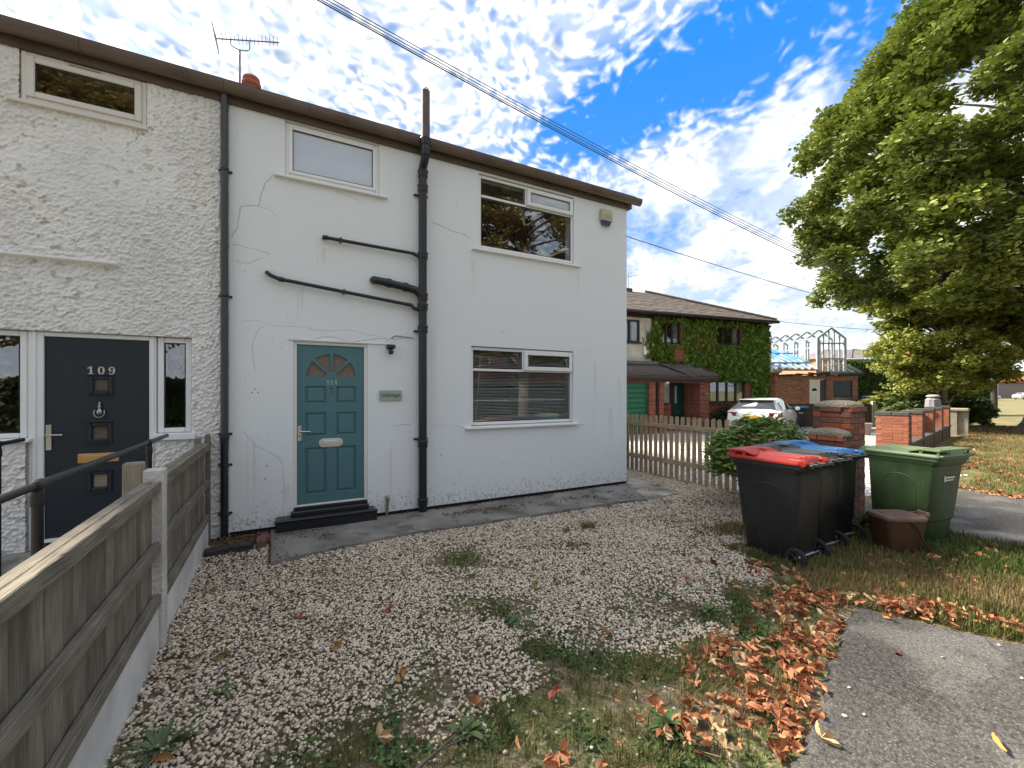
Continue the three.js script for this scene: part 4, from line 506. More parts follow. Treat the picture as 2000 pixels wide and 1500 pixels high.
{
  const T = thing('food_caddy', 'small brown food waste caddy with closed lid in front of green bin', 'food caddy', [5.74, -0.055, 3.76], -0.5), bm = phys([0.1, 0.045, 0.022], 0.5, { map: blotch }), lm = phys([0.2, 0.125, 0.095], 0.55, { map: blotch });
  put('body', loft([[0, 0.3, 0.24], [0.02, 0.31, 0.25], [0.07, 0.315, 0.255], [0.075, 0.33, 0.27], [0.36, 0.4, 0.31], [0.38, 0.4, 0.31]].map(([y, w, d]) => rrect(w, d, 0.05, y))), bm, T);
  put('lid', [loft([[0.375, 0.43, 0.34], [0.4, 0.43, 0.34], [0.415, 0.41, 0.32], [0.42, 0.3, 0.22], [0.428, 0.29, 0.21]].map(([y, w, d]) => rrect(w, d, 0.07, y)))], lm, T);
  put('latch', [bx(0.2, 0.37, -0.07, 0.29, 0.385, 0.07, 0.006), bx(0.275, 0.375, -0.07, 0.295, 0.44, 0.07, 0.006), bx(0.2, 0.385, -0.075, 0.29, 0.42, -0.055, 0.004), bx(0.2, 0.385, 0.055, 0.29, 0.42, 0.075, 0.004)], lm, T);
  put('carry_handle', tube([[0.0, 0.37, 0.16], [0.03, 0.36, 0.175], [0.1, 0.22, 0.18], [0.17, 0.08, 0.18], [0.185, 0.05, 0.1], [0.185, 0.05, -0.1], [0.17, 0.08, -0.18], [0.1, 0.22, -0.18], [0.0, 0.37, -0.16]], 0.009, 60, 8), phys([0.05, 0.022, 0.014], 0.5), T);
}
tag(put('wood_offcut', uvBox(cbx(0.06, 0.025, 0.19, 0.004)).rotateY(0.5).rotateX(0.1).translate(5.42, -0.02, 3.55), M.greyWood), 'short grey wood offcut lying between bins and brown caddy', 'wood offcut');
// ---------------------------------------------------------------- gate pier
function courses(parent, x0, x1, z0, z1, y0, n, seed, mats, o = {}) {   // a brick pier laid course by course, brick by brick
  const r = rng(seed), H = o.h ?? 0.075, gap = 0.01, v = new Map();
  const geo = (l) => { const k = Math.round(l * 100); if (!v.has(k)) v.set(k, [0, 1].map(() => { const g = cbx(k / 100 - gap, H - gap, 0.1025, 0.006); return g; })); return v.get(k)[r() < 0.5 ? 0 : 1]; };
  for (let i = 0; i < n; i++) {
    const y = y0 + (i + 0.5) * H, over = o.corbel && i === n - 1 ? 0.02 : 0;
    const run = (len, place) => { let a = 0; const first = i % 2 ? 0.225 : 0.112, L = []; while (a < len - 0.02) { let l = L.length ? 0.225 : first; if (len - a - l < 0.06) l = len - a; L.push([a + l / 2, l]); a += l; } for (const [c, l] of L) place(c, l); };
    const lay = (l, x, z, ry) => { const m = new THREE.Mesh(geo(l), mats[floor(r() * mats.length)]); m.name = 'brick'; m.castShadow = m.receiveShadow = true; m.position.set(x + gauss(r) * 0.002, y, z + gauss(r) * 0.002); m.rotation.y = ry + gauss(r) * (o.rag ?? 0.006); parent.add(m); };
    const w = x1 - x0, d = z1 - z0, e = 0.051 - over;
    const lo = i % 2, inz = lo ? 0.1025 : 0, inx = lo ? 0 : 0.1025;
    run(w - 2 * inx, (c, l) => { lay(l, x0 + inx + c, z1 - e, 0); if (o.back) lay(l, x0 + inx + c, z0 + e, 0); });
    run(d - 2 * inz, (c, l) => { lay(l, x0 + e, z0 + inz + c, PI / 2); if (o.right) lay(l, x1 - e, z0 + inz + c, PI / 2); });
  }
  put('mortar', bx(x0 + 0.006, y0, z0 + 0.006, x1 - 0.006, y0 + n * H - 0.003, z1 - 0.006), o.mortar ?? M.darkMortar, parent);
}
{
  const T = thing('gate_pier', 'stepped old red brick gate pier with domed mortar caps behind the bins', 'gate pier');
  const cap = (x0, x1, z0, z1, y, h) => { const g = new THREE.SphereGeometry(1, 26, 10, 0, 6.2832, 0, PI / 2), p = g.attributes.position, w = (x1 - x0) / 2, d = (z1 - z0) / 2; for (let i = 0; i < p.count; i++) { const x = p.getX(i), z = p.getZ(i), k = hypot(x, z), q = max(abs(x), abs(z)) || 1, f = k ? lerp(1, k / q, 0.75) : 1; p.setXYZ(i, x * f * w + (x0 + x1) / 2, y + h * pow(p.getY(i), 0.8) + 0.006 * noise(x * 7, z * 7), z * f * d + (z0 + z1) / 2); } g.computeVertexNormals(); put('cap', uvBox(g.toNonIndexed()), std([0.36, 0.31, 0.23], 0.95, { map: blotch, bumpMap: coarseBump, bumpScale: 0.02 }), T); };
  const mix = [...M.brick, M.oldBrick[3], M.oldBrick[1]];
  courses(T, 6.58, 6.98, 2.52, 2.98, -0.05, 14, 4, M.oldBrick, { rag: 0.03 }); courses(T, 6.58, 6.98, 2.52, 2.98, 1.0, 6, 6, mix, { rag: 0.02, corbel: 1 }); cap(6.555, 7.0, 2.5, 3.0, 1.445, 0.09);
  courses(T, 6.36, 6.578, 2.58, 3.0, -0.05, 12, 9, M.oldBrick, { rag: 0.04 }); courses(T, 6.36, 6.578, 2.58, 3.0, 0.85, 3, 3, mix, { rag: 0.02, corbel: 1 }); cap(6.335, 6.59, 2.56, 3.02, 1.072, 0.1);
}
// ---------------------------------------------------------------- garden wall with open piers
{
  const T = thing('garden_wall', 'red brick garden wall with five dark capped piers along the dry verge', 'garden wall', [13.24, -0.06, 1.27], 0.2079);
  const dark = std([0.085, 0.08, 0.078], 0.8, { map: blotch, bumpMap: coarseBump, bumpScale: 0.004 }), red = [[0.36, 0.12, 0.065], [0.32, 0.105, 0.06], [0.4, 0.14, 0.08]].map((c) => std(c, 0.9, { map: blotch })), gm = std([0.3, 0.14, 0.09], 0.95);
  courses(T, 0, 0.225, -0.62, 0, 0, 15, 31, red, { mortar: gm }); for (let i = 0; i < 2; i++) put('coping', bx(-0.015, 1.125, -0.63 + i * 0.325, 0.33, 1.215, -0.315 + i * 0.325, 0.012), dark, T);
  for (let k = 1; k < 5; k++) { courses(T, k * 2.2, k * 2.2 + 0.33, -0.42, 0, 0.42, 9, 40 + k, red, { mortar: gm }); put('coping', bx(k * 2.2 - 0.02, 1.095, -0.44, k * 2.2 + 0.36, 1.185, 0.02, 0.012), dark, T); }
  put('pier_face', [0, 1, 2, 3, 4].map((k) => bx(k * 2.2 + 0.225 * (k ? 1 : 1), 0, -0.3, k * 2.2 + 0.34, k ? 1.09 : 1.12, 0.012, 0.006)), std([0.13, 0.1, 0.085], 0.9, { map: blotch }), T);
  put('low_wall', bx(0.225, -0.1, -0.22, 9.2, 0.38, -0.01, 0.005), std([0.15, 0.085, 0.06], 0.95, { map: blotch, bumpMap: coarseBump, bumpScale: 0.012 }), T);
  for (let k = 0; k < 9; k++) put('low_coping', bx(0.24 + k * 1.0, 0.38, -0.26, 1.23 + k * 1.0, 0.46, 0.03, 0.012), dark, T);
}
{ const T = thing('screen_block_pier', 'weathered grey pierced concrete block pier at the far end of the garden wall', 'pier', [23.5, -0.06, -0.95], 0.2); const m = std([0.36, 0.33, 0.27], 0.95, { map: blotch, bumpMap: coarseBump, bumpScale: 0.01 }); for (let i = 0; i < 3; i++) { const s = poly(rect(-0.15, 0, 0.15, 0.3)); s.holes.push(new THREE.Path().absarc(0, 0.15, 0.085, 0, 7)); put('block', extrude(s, 0.1, 0.006).rotateY(-PI / 2).translate(0, i * 0.31, 0), m, T); } put('post', [bx(0, 0, 0.16, 0.3, 1.0, 0.45, 0.01)], m, T); put('cap', bx(-0.15, 0.94, -0.2, 0.34, 1.06, 0.48, 0.03), m, T); }
{ const T = thing('covered_barrel', 'grey cloth covered barrel standing behind the garden wall top', 'barrel', [20.6, -0.06, -0.6]); const r = rng(3), rings = []; for (let j = 0; j < 9; j++) { const t = j / 8, o = []; for (let i = 0; i < 32; i++) { const a = (i / 32) * 2 * PI, q = (0.25 - 0.06 * t - (j === 8 ? 0.1 : 0)) * (1 + 0.06 * sin(a * 7 + t) * (1 - t * 0.5) + 0.03 * sin(a * 11)); o.push([q * cos(a), 0.55 + t * 1.0, -q * sin(a)]); } rings.push(o); } put('cover', loft(rings.map((o) => o.slice().reverse())), std([0.3, 0.29, 0.3], 0.9, { map: blotch }), T); put('barrel', lathe([[0, 0], [0.2, 0], [0.22, 0.5], [0.2, 0.9], [0, 0.9]], 20), std([0.12, 0.12, 0.12], 0.7), T); put('lid', lathe([[0.19, 1.53], [0.19, 1.56], [0.12, 1.6], [0, 1.61]], 20), std([0.3, 0.29, 0.29], 0.8), T); }
for (const [x, z, a, l] of [[17.3, -0.25, -0.4, 'green wheelie bin seen through the first gap of the garden wall'], [19.7, -0.75, -0.4, 'green wheelie bin seen through the second gap of the garden wall']]) { const b = GB.clone(); b.name = numbered('wheelie_bin'); b.position.set(x, -0.06, z); b.rotation.y = a; scene.add(b); tag(b, l, 'wheelie bin'); }
// ---------------------------------------------------------------- ivy covered neighbour
const brickTex = tex(1024, 1024, [1.8, 1.2], (u, v) => {
  const row = floor(v * 16), fy = v * 16 - row, x = u * 8 + (row % 2) * 0.5, col = floor(x), fx = x - col, cc = ((col % 8) + 8) % 8;
  const j = fy < 0.13 || fx < 0.05, h = PERM[(PERM[cc * 7 + 3] + row * 13) & 255] / 255, h2 = PERM[(PERM[cc * 3 + 90] + row * 5) & 255] / 255, f = 0.85 + 0.35 * fbm(u * 60, v * 60, 60, 3);
  return j ? mul3([0.34, 0.25, 0.19], f) : mul3(mix3([0.3, 0.075, 0.042], h2 > 0.7 ? [0.14, 0.06, 0.05] : [0.4, 0.13, 0.06], h), f);
});
const brickBump = tex(1024, 1024, [1.8, 1.2], (u, v) => { const row = floor(v * 16), fy = v * 16 - row, x = u * 8 + (row % 2) * 0.5, fx = x - floor(x); return fy < 0.13 || fx < 0.05 ? 0.2 : 0.75 + 0.2 * fbm(u * 40, v * 40, 40, 2); }, true);
const farBrick = std([1, 1, 1], 0.92, { map: brickTex, bumpMap: brickBump, bumpScale: 0.012 }), paleBrick = std([1.25, 1.75, 1.95], 0.92, { map: brickTex, bumpMap: brickBump, bumpScale: 0.012 });
const tileM = [[0.15, 0.125, 0.11], [0.13, 0.105, 0.095], [0.17, 0.14, 0.12]].map((c) => std(c, 0.9, { map: blotch, bumpMap: coarseBump, bumpScale: 0.006 }));
const brownF = phys([0.022, 0.014, 0.011], 0.4);
{
  const T = thing('ivy_clad_house', 'brown brick two storey house with tiled roof and climber covered front', 'house', [12.69, -0.05, -7.65], -0.1307);
  const hole = (s, list) => { for (const h of list) s.holes.push(new THREE.Path(rect(...h).map((p) => new THREE.Vector2(...p)))); return s; };
  const up1 = [-0.75, 3.78, 0.64, 4.72], up2 = [1.7, 3.78, 2.81, 4.72], up3 = [4.77, 3.88, 6.33, 4.72], lo = [4.45, 1.2, 6.62, 2.2], dr = [1.86, 0.1, 3.18, 2.16];
  put('wall', extrude(hole(poly(rect(1.22, 0, 7.9, 5.0)), [up2, up3, lo, dr]), 0.25).translate(0, 0, -0.25), farBrick, T);
  put('rendered_wall', extrude(hole(poly(rect(-4, 2.6, 1.22, 5.0)), [up1]), 0.25).translate(0, 0, -0.26), std([0.62, 0.58, 0.47], 0.85, { map: blotch }), T);
  put('wall', [bx(7.65, 0, -7.5, 7.9, 5, -0.25), bx(-4, 0, -7.5, 7.65, 5, -7.25), bx(-4, 0, -0.3, 1.22, 2.6, -0.05)], farBrick, T);
  put('interior', [bx(-4, 2.5, -4, 7.6, 2.6, -0.3), bx(-4, 0, -3.1, 7.6, 5, -3)], M.room, T);
  // roof laid in courses of tiles
  const ridgeY = 6.95, run = 3.9, eave = 5.02, n = 17, roof = group('roof', T);
  put('roof_deck', [extrude(poly([[-0.45, eave - 0.05], [run, ridgeY - 0.04], [run * 2 + 0.4, eave - 0.05]]), 12, 0).rotateY(PI / 2).translate(-4.5, 0, 0)].map((g) => { const p = g.attributes.position; for (let i = 0; i < p.count; i++) if (p.getX(i) > 7) p.setX(i, 8.2 - (p.getY(i) - eave) * 2.05); return g; }), tileM[1], roof);
  const sl = Math.atan2(ridgeY - eave, run + 0.45);
  for (let i = 0; i < n; i++) {
    const t = i / n, y = lerp(eave, ridgeY, t), z = lerp(0.45, -run, t), xe = 8.25 - (y - eave) * 2.05, gs = [], r = rng(i + 3);
    for (let x = -4.5 + (i % 2) * 0.165; x < xe - 0.1; x += 0.33) gs.push(bx(x, -0.011, -0.3, min(x + 0.322, xe), 0.018, 0, 0).rotateX(-sl + 0.05).rotateX(2 * (sl - 0.05)).translate(0, y + 0.02 + 0.012 * r(), z + 0.008 * r()));
    put('tile_course', gs, tileM[i % 3], roof);
  }
  for (let i = 0; i < 18; i++) { const y = eave + 0.1 + i * 0.108, x = 8.2 - (y - eave) * 2.05, z = lerp(0.45, -run, (y - eave) / (ridgeY - eave)); put('hip_tile', rod([x + 0.16, y + 0.0, z + 0.18], [x - 0.16, y + 0.15, z - 0.16], 0.075, 0.06, 8), tileM[1], roof); }
  put('ridge_vent', bx(2.6, ridgeY - 0.05, -run - 0.2, 3.0, ridgeY + 0.14, -run + 0.2, 0.02), tileM[1], roof);
  put('fascia', [bx(-4.5, 4.82, -0.02, 8.1, 4.99, 0.03), bx(-4.5, 4.96, 0.02, 8.2, 5.0, 0.42)], brownF, T); put('gutter', [rod([-4.5, 4.98, 0.47], [8.2, 4.98, 0.47], 0.06, 0.06, 10)], brownF, T);
  const win = (x0, y0, x1, y1, lights, curtain) => { const W = group('window', T); put('frame', [...gridRing(x0, y0, x1, y1, -0.12, 0.07, 0.08, 0.01), ...lights.map((x) => bx(x - 0.045, y0 + 0.07, -0.12, x + 0.045, y1 - 0.07, -0.04, 0.01))], brownF, W); put('pane', bx(x0 + 0.07, y0 + 0.07, -0.09, x1 - 0.07, y1 - 0.07, -0.086), phys([0.8, 0.85, 0.85], 0, { transmission: 1, ior: 1.9, thickness: 0 }), W); put('sill', bx(x0 - 0.06, y0 - 0.07, -0.1, x1 + 0.06, y0, 0.06, 0.01), brownF, W); if (curtain) for (const [a, b] of curtain) { const o = []; for (let i = 0; i <= 40; i++) o.push([lerp(a, b, i / 40), 0.03 * sin(i * 1.7)]); for (let i = 40; i >= 0; i--) o.push([lerp(a, b, i / 40), 0.03 * sin(i * 1.7) - 0.01]); put('curtain', extrude(poly(o), y1 - y0).rotateX(-PI / 2).translate(0, y0, -0.2), std([0.62, 0.58, 0.48], 0.9), W); } };
  win(...up1, [-0.1, 0.15], [[0.4, 0.6]]); win(...up2, [2.05, 2.38], [[2.5, 2.75]]); win(...up3, [5.3, 5.82], [[6.0, 6.28]]); win(...lo, [4.98, 5.53, 6.08], [[4.5, 5.0], [5.02, 5.5], [5.55, 6.05], [6.1, 6.58]]);
  // garage and porch with their own lean-to roof
  const ptiles = group('porch_roof', T);
  put('porch_deck', extrudeX([[1.12, 2.28], [1.12, 2.33], [0.0, 2.86], [0.0, 2.78]], -4, 3.75), tileM[1], ptiles);
  for (let i = 0; i < 3; i++) { const t = i / 3.4, y = lerp(2.34, 2.9, t), z = lerp(1.16, 0, t), gs = []; for (let x = -4; x < 3.62 - i * 0.28; x += 0.3) { gs.push(bx(x, -0.02, -0.4, x + 0.29, 0.035, 0, 0.012).rotateX(0.44).translate(0, y + 0.02 * R0(), z)); } put('tile_course', gs, tileM[(i + 1) % 3], ptiles); }
  put('lead_flashing', [bx(-4, 2.84, 0, 1.35, 2.97, 0.3, 0.01), bx(1.35, 2.8, 0, 3.2, 2.9, 0.16, 0.01)], std([0.16, 0.165, 0.175], 0.6, { map: blotch }), ptiles);
  put('porch_fascia', [bx(-4, 2.17, 1.02, 3.72, 2.3, 1.1, 0.01), bx(-4, 2.24, 0, 3.7, 2.28, 1.05)], brownF, T); put('porch_beam', bx(-4, 2.07, 0.86, 3.6, 2.18, 0.95), std([0.09, 0.035, 0.03], 0.6), T);
  const gd = group('garage_door', T); for (let i = 0; i < 10; i++) put('door_panel', bx(-2.0, 0.05 + i * 0.2, 0.72, 0.4, 0.238 + i * 0.2, 0.755, 0.012), phys([0.01, 0.135, 0.068], 0.45), gd);
  put('garage_wall', [bx(-4, 0, 0.6, -2.0, 2.2, 0.8), bx(-2, 2.04, 0.62, 0.4, 2.2, 0.78)], farBrick, T);
  const pier = (x0, x1, z0, z1) => put('brick_pier', bx(x0, 0, z0, x1, 2.1, z1, 0.004), farBrick, T);
  pier(0.4, 0.71, 0.4, 0.9); pier(0.9, 1.12, 0.4, 0.9); pier(3.02, 3.5, 0.02, 0.9); pier(0.71, 0.9, 0.1, 0.55);
  put('porch_wall', [bx(2.98, 0, -0.02, 3.3, 2.1, 0.3), bx(1.12, 0, 0.0, 1.86, 2.2, 0.03)], farBrick, T);
  const fd = group('front_door', T); const fg = phys([0.006, 0.05, 0.035], 0.4); put('door_leaf', [bx(2.4, 0.1, -0.12, 3.15, 2.1, -0.06, 0.006), bx(2.75, 0.95, -0.06, 3.0, 1.95, -0.045, 0.005)], fg, fd); put('pane', bx(2.52, 1.2, -0.06, 2.62, 1.95, -0.055), phys([0.55, 0.55, 0.5], 0.1), fd); put('door_frame', [bx(2.3, 0.1, -0.14, 2.4, 2.16, -0.03, 0.005), bx(3.12, 0.1, -0.14, 3.18, 2.16, -0.03, 0.005)], brownF, fd); put('letterbox', bx(2.62, 0.78, -0.05, 2.85, 0.84, -0.03, 0.005), M.steel, fd);
  const sw = group('window', T); put('frame', gridRing(1.86, 1.15, 2.3, 2.16, -0.12, 0.05, 0.1), brownF, sw); put('pane', bx(1.91, 1.2, -0.09, 2.25, 2.11, -0.085), phys([0.42, 0.41, 0.38], 0.1, { clearcoat: 1 }), sw); put('apron', bx(1.86, 0.1, -0.2, 2.3, 1.15, -0.04), farBrick, sw);
  put('number_plaque', [bx(3.18, 1.54, 0.9, 3.46, 1.7, 0.915, 0.004)], brownF, T); put('number_lettering', text('113', 0.09, 0.004, serifBold).translate(3.32, 1.62, 0.915), M.brass, T);
  const dp = group('downpipe', T); put('pipe', [tube([[1.32, 4.95, 0.45], [1.32, 4.85, 0.2], [1.32, 4.7, 0.07], [1.32, 3.6, 0.07], [1.32, 2.95, 0.1], [1.45, 2.85, 0.3], [2.0, 2.42, 1.15]], 0.04, 60, 8), rod([0.8, 0, 0.85], [0.8, 2.2, 0.9], 0.04)], brownF, dp);
  put('meter_box', bx(0.78, 3.25, 0, 1.08, 3.62, 0.1, 0.02), M.white, T); put('porch_lamp', new THREE.SphereGeometry(0.07, 12, 8).scale(1.4, 0.7, 1).translate(1.2, 2.06, 1.0), M.white, T);
  const ae = group('aerial', T); put('mast', rod([3.3, 6.5, -run - 0.6], [3.3, 8.1, -run - 0.6], 0.02), M.galv, ae); put('boom', [rod([3.25, 7.9, -run - 0.6], [4.2, 8.15, -run - 0.6], 0.015), ...[0, 1, 2, 3, 4, 5].map((i) => rod([3.4 + i * 0.14, 7.95 + i * 0.036, -run - 0.8], [3.4 + i * 0.14, 7.95 + i * 0.036, -run - 0.4], 0.008)), rod([3.1, 7.75, -run - 0.6], [3.5, 8.15, -run - 0.6], 0.012)], M.galv, ae);
  // the climber
  const I = thing('climbing_plant', 'dense green virginia creeper covering the upper front of the brick neighbour', 'climbing plant', [12.69, -0.05, -7.65], -0.1307), r = rng(61), list = [], c = new THREE.Color();
  const inside = (x, y) => { for (const [a, b, d, e] of [up2, up3, up1, [4.4, 1.0, 6.7, 2.24]]) if (x > a - 0.03 && x < d + 0.05 && y > b - 0.02 && y < e + 0.02) return false; const n = 0.35 * N(x, y, 1.5); if (x < 1.35) return y > 3.2 && x > 1.0 + 0.3 * sin(y * 3) + 0.1 * n && r() < 0.8; if (x > 3.5 && x < 4.75 && y > 3.5 - 0.3 * (x - 3.5) && y < 4.55) return r() < 0.3 - n; if (x > 2.3 && x < 2.95 && y > 3.05 && y < 3.75) return false; if (y > 4.72) return r() < 0.4; if (y < 2.9 && x < 4.3 - (y < 2.5 ? -0.25 : 0)) return false; if (y < 2.2) return x > 6.95 + 0.2 * n && y > 1.15 + n; return true; };
  for (let i = 0; i < 15000; i++) { const x = rr(r, 0.9, 8.02), y = rr(r, 1.0, 4.95); if (!inside(x, y)) continue; const d = r(); c.setRGB(lerp(0.075, 0.25, d), lerp(0.155, 0.37, d), lerp(0.024, 0.05, d)); list.push([mat4(x, y, 0.04 + 0.16 * r() + 0.12 * max(0, N(x, y, 2)), rr(r, 0.2, 1.1), rr(r, -0.6, 0.6), -PI / 2 + rr(r, -0.5, 0.5), rr(r, 0.7, 1.25)), c.clone()]); }
  for (let i = 0; i < 900; i++) { const y = rr(r, 1.4, 4.8), z = -r() * 1.2; c.setRGB(0.06, 0.12, 0.025); list.push([mat4(7.95 + 0.12 * r(), y, z, 0.5, 1.2, -1.4, 1.1), c.clone()]); }
  copies('foliage', merged([leafGeo(0.17, 0.062, 0.5, 0.35, 3, 0.6)]), leafMat(0.3), list, I);
  put('stem', [[1.1, 3.1, 0.9, 4.3], [1.3, 3.0, 1.6, 4.8], [2.2, 2.9, 2.9, 4.8], [4.0, 2.9, 4.4, 4.75], [7.5, 0.1, 7.4, 4.5], [1.0, 3.5, 0.7, 4.0]].map(([a, b, d, e], i) => tube([[a, b, 0.03], [lerp(a, d, 0.3) - 0.15, lerp(b, e, 0.4), 0.05], [d + 0.1, lerp(b, e, 0.7), 0.05], [d, e, 0.06]], 0.015, 24, 6)), std([0.09, 0.06, 0.04], 0.9), I);
}
// ---------------------------------------------------------------- trees, shrubs and hedges as leaves on branches
function crown(T, seed, blobs, perBlob, geo, col, mat, name = 'crown') {
  const r = rng(seed), list = [], c = new THREE.Color();
  for (const [x, y, z, a, b, t] of blobs) for (let i = 0; i < perBlob * (a / 1.2) ** 2; i++) {
    const u = r() * 2 - 1, th = r() * 6.283, q = sqrt(1 - u * u), k = pow(r(), 0.45); const X = x + a * k * q * cos(th), Y = y + b * k * u - 0.25 * a * k * k * q, Z = z + a * k * q * sin(th);
    if (Y < 0.05) continue; const d = sat(0.5 + 0.45 * gauss(r) + (t ?? 0)); c.setRGB(lerp(col[0][0], col[1][0], d), lerp(col[0][1], col[1][1], d), lerp(col[0][2], col[1][2], d)); list.push([mat4(X, Y, Z, rr(r, -0.5, 0.5), r() * 6.28, rr(r, -0.5, 0.5), rr(r, 0.55, 1.4)), c.clone()]);
  }
  return copies(name, geo, mat, list, T);
}
function limb(a, b, r0, r1, bend, r) { const m = [lerp(a[0], b[0], 0.5) + bend * gauss(r), lerp(a[1], b[1], 0.5) + bend * 0.6, lerp(a[2], b[2], 0.5) + bend * gauss(r)], C = new THREE.CatmullRomCurve3([V3(...a), V3(...m), V3(...b)]), rings = []; for (let i = 0; i <= 7; i++) { const t = i / 7, p = C.getPoint(t), d = C.getTangent(t), q = new THREE.Quaternion().setFromUnitVectors(V3(0, 1, 0), d), R = lerp(r0, r1, t), o = []; for (let k = 0; k < 7; k++) { const v = V3(R * cos(-k * 0.8976), 0, R * sin(-k * 0.8976)).applyQuaternion(q).add(p); o.push([v.x, v.y, v.z]); } rings.push(o); } return loft(rings, false); }
const barkM = std([1, 1, 1], 0.95, { map: tex(512, 512, [0.8, 1.2], (u, v) => { const k = 0.26 + 0.24 * fbm(u * 14 + noise(u * 6, v * 6, 6), v * 9, 256, 4) + 0.16 * abs(noise(u * 30, v * 14, 256)); return [k * 1.12, k, k * 0.82]; }), bumpMap: tex(512, 512, [0.5, 0.7], (u, v) => 0.5 - abs(noise(u * 10, v * 7, 70)) * 0.9 + 0.3 * fbm(u * 20, v * 20, 20, 3), true), bumpScale: 0.06 });
const oakLeaf = spray(11, 0.32, 0.19, 0.075, 12, 0.35, 0.6), bigLeaf = spray(9, 0.3, 0.2, 0.08, 17, 0.5, 0.3), smallLeaf = spray(10, 0.12, 0.075, 0.03, 19, 0.3);
const midLeaf = spray(9, 0.22, 0.14, 0.06, 27, 0.45, 0.3), foliage = leafMat(0.45);
{ // the great oak on the verge
  const T = thing('oak_tree', 'tall broad oak with heavy leafy crown filling the right edge of view', 'tree', [27.6, -0.06, 0.68]), r = rng(91), blobs = [], limbs = [];
  const prof = [[4.4, 1.5], [5.8, 4.2], [6.7, 6.6], [7.4, 7.3], [8, 7.5], [10, 7.8], [12.5, 7.6], [15, 6.8], [17, 5.6], [19.5, 2.5]], R = (y) => { let i = 0; while (i < prof.length - 2 && y > prof[i + 1][0]) i++; const [a, b] = [prof[i], prof[i + 1]]; return lerp(a[1], b[1], sat((y - a[0]) / (b[0] - a[0]))); };
  for (let i = 0; i < 400; i++) { const y = 4.6 + 14.8 * pow(i / 400, 0.95), a = i * 2.39996 + gauss(r) * 0.3, q = R(y) * (0.93 + 0.15 * noise(a * 1.3 + 9, y * 0.45) + 0.08 * gauss(r)), tip = r() < 0.2, inner = tip ? rr(r, 1.04, 1.2) : r() < 0.2 ? rr(r, 0.3, 0.7) : 1; if (noise(a * 2.1 + y * 0.2, y * 0.5 + 3) < -0.24) continue; const x = q * inner * cos(a), z = q * inner * sin(a); blobs.push([x, y, z, tip ? rr(r, 0.4, 0.65) : rr(r, 0.7, 1.25), tip ? rr(r, 0.3, 0.5) : rr(r, 0.4, 0.65), rr(r, -0.22, 0.22)]); }
  const top = (y) => [0.5 * (y / 6), y, 0.1 * y];
  for (let i = 0; i < blobs.length; i += 5) { const b = blobs[i], h = min(max(2.6, b[1] - 3.6), 13); limbs.push(limb(top(h), [b[0] * 0.9, b[1] - 0.1, b[2] * 0.9], 0.1, 0.02, 0.6, r)); }
  const rings = [[0, 0.98], [0.15, 0.8], [0.5, 0.64], [1.2, 0.55], [2.4, 0.5], [4, 0.42], [7, 0.32], [11, 0.2], [15, 0.08]].map(([y, q]) => { const o = []; for (let k = 0; k < 28; k++) { const a = (-k / 28) * 2 * PI, f = q * (1 + 0.16 * sin(a * 4 + 1) * exp(-y) + 0.05 * sin(a * 7 + y)); o.push([f * cos(a) + 0.5 * (y / 6) - 0.05, y - 0.05, f * sin(a) + 0.1 * y]); } return o; });
  put('trunk', loft(rings, false), barkM, T); put('limb', limbs, barkM, T); crown(T, 7, blobs, 190, oakLeaf, [[0.11, 0.16, 0.028], [0.33, 0.395, 0.07]], foliage);
}
{ // the lighter tree below it
  const T = thing('young_maple_tree', 'yellow green smaller tree with tiered branches between the garden wall and the oak', 'tree', [26.0, -0.06, -1.9]), r = rng(14), blobs = [], limbs = [];
  for (let i = 0; i < 130; i++) { const y = 1.9 + 6.8 * (i / 130), a = i * 2.39996, q = (y < 3 ? 1.9 : y < 5.6 ? 2.7 : lerp(2.6, 0.9, (y - 5.6) / 3.2)) * (0.85 + 0.35 * noise(a * 1.5, y * 0.7) + 0.1 * gauss(r)) * (r() < 0.3 ? 0.5 : 1); if (noise(a * 1.8 + 5, y) < -0.25) continue; blobs.push([q * cos(a), y, q * sin(a), rr(r, 0.5, 0.85), rr(r, 0.25, 0.4), rr(r, -0.2, 0.3)]); }
  for (let i = 0; i < blobs.length; i += 2) { const b = blobs[i]; limbs.push(limb([0, max(1, b[1] - 1.2), 0], [b[0], b[1], b[2]], 0.07, 0.015, 0.25, r)); }
  put('trunk', [limb([0, -0.1, 0], [0.1, 8.2, 0], 0.16, 0.03, 0.15, r)], barkM, T); put('limb', limbs, barkM, T); crown(T, 8, blobs, 200, midLeaf, [[0.15, 0.2, 0.03], [0.44, 0.46, 0.07]], foliage);
}
function bush(label, pos, w, h, d, n, col, seed, geo = smallLeaf, name = 'bush', group) {
  const T = thing(name, label, name, pos, 0, group), r = rng(seed), blobs = [], st = [];
  for (let i = 0; i < n; i++) { const a = i * 2.39996, k = sqrt((i + 0.5) / n); blobs.push([w * k * cos(a) * 0.8, h * (0.25 + 0.5 * (1 - k * k) + 0.2 * r()), d * k * sin(a) * 0.8, rr(r, 0.4, 0.6), rr(r, 0.3, 0.45), rr(r, -0.2, 0.2)]); st.push(limb([w * 0.2 * k * cos(a), -0.05, d * 0.2 * k * sin(a)], blobs[i].slice(0, 3), 0.02, 0.006, 0.05, r)); }
  put('stem', st, barkM, T); crown(T, seed + 1, blobs, 420, geo, col, foliage, 'foliage'); return T;
}
bush('green leafy bush between the yellow green tree and the utility pole', [29.4, -0.06, -2.7], 2.2, 1.7, 1.4, 22, [[0.06, 0.1, 0.025], [0.16, 0.22, 0.045]], 51, bigLeaf);
bush('green leafy bush below the yellow green tree right behind the garden wall', [25.9, -0.06, -2.9], 1.7, 1.5, 1.0, 16, [[0.06, 0.1, 0.025], [0.16, 0.22, 0.045]], 52, bigLeaf);
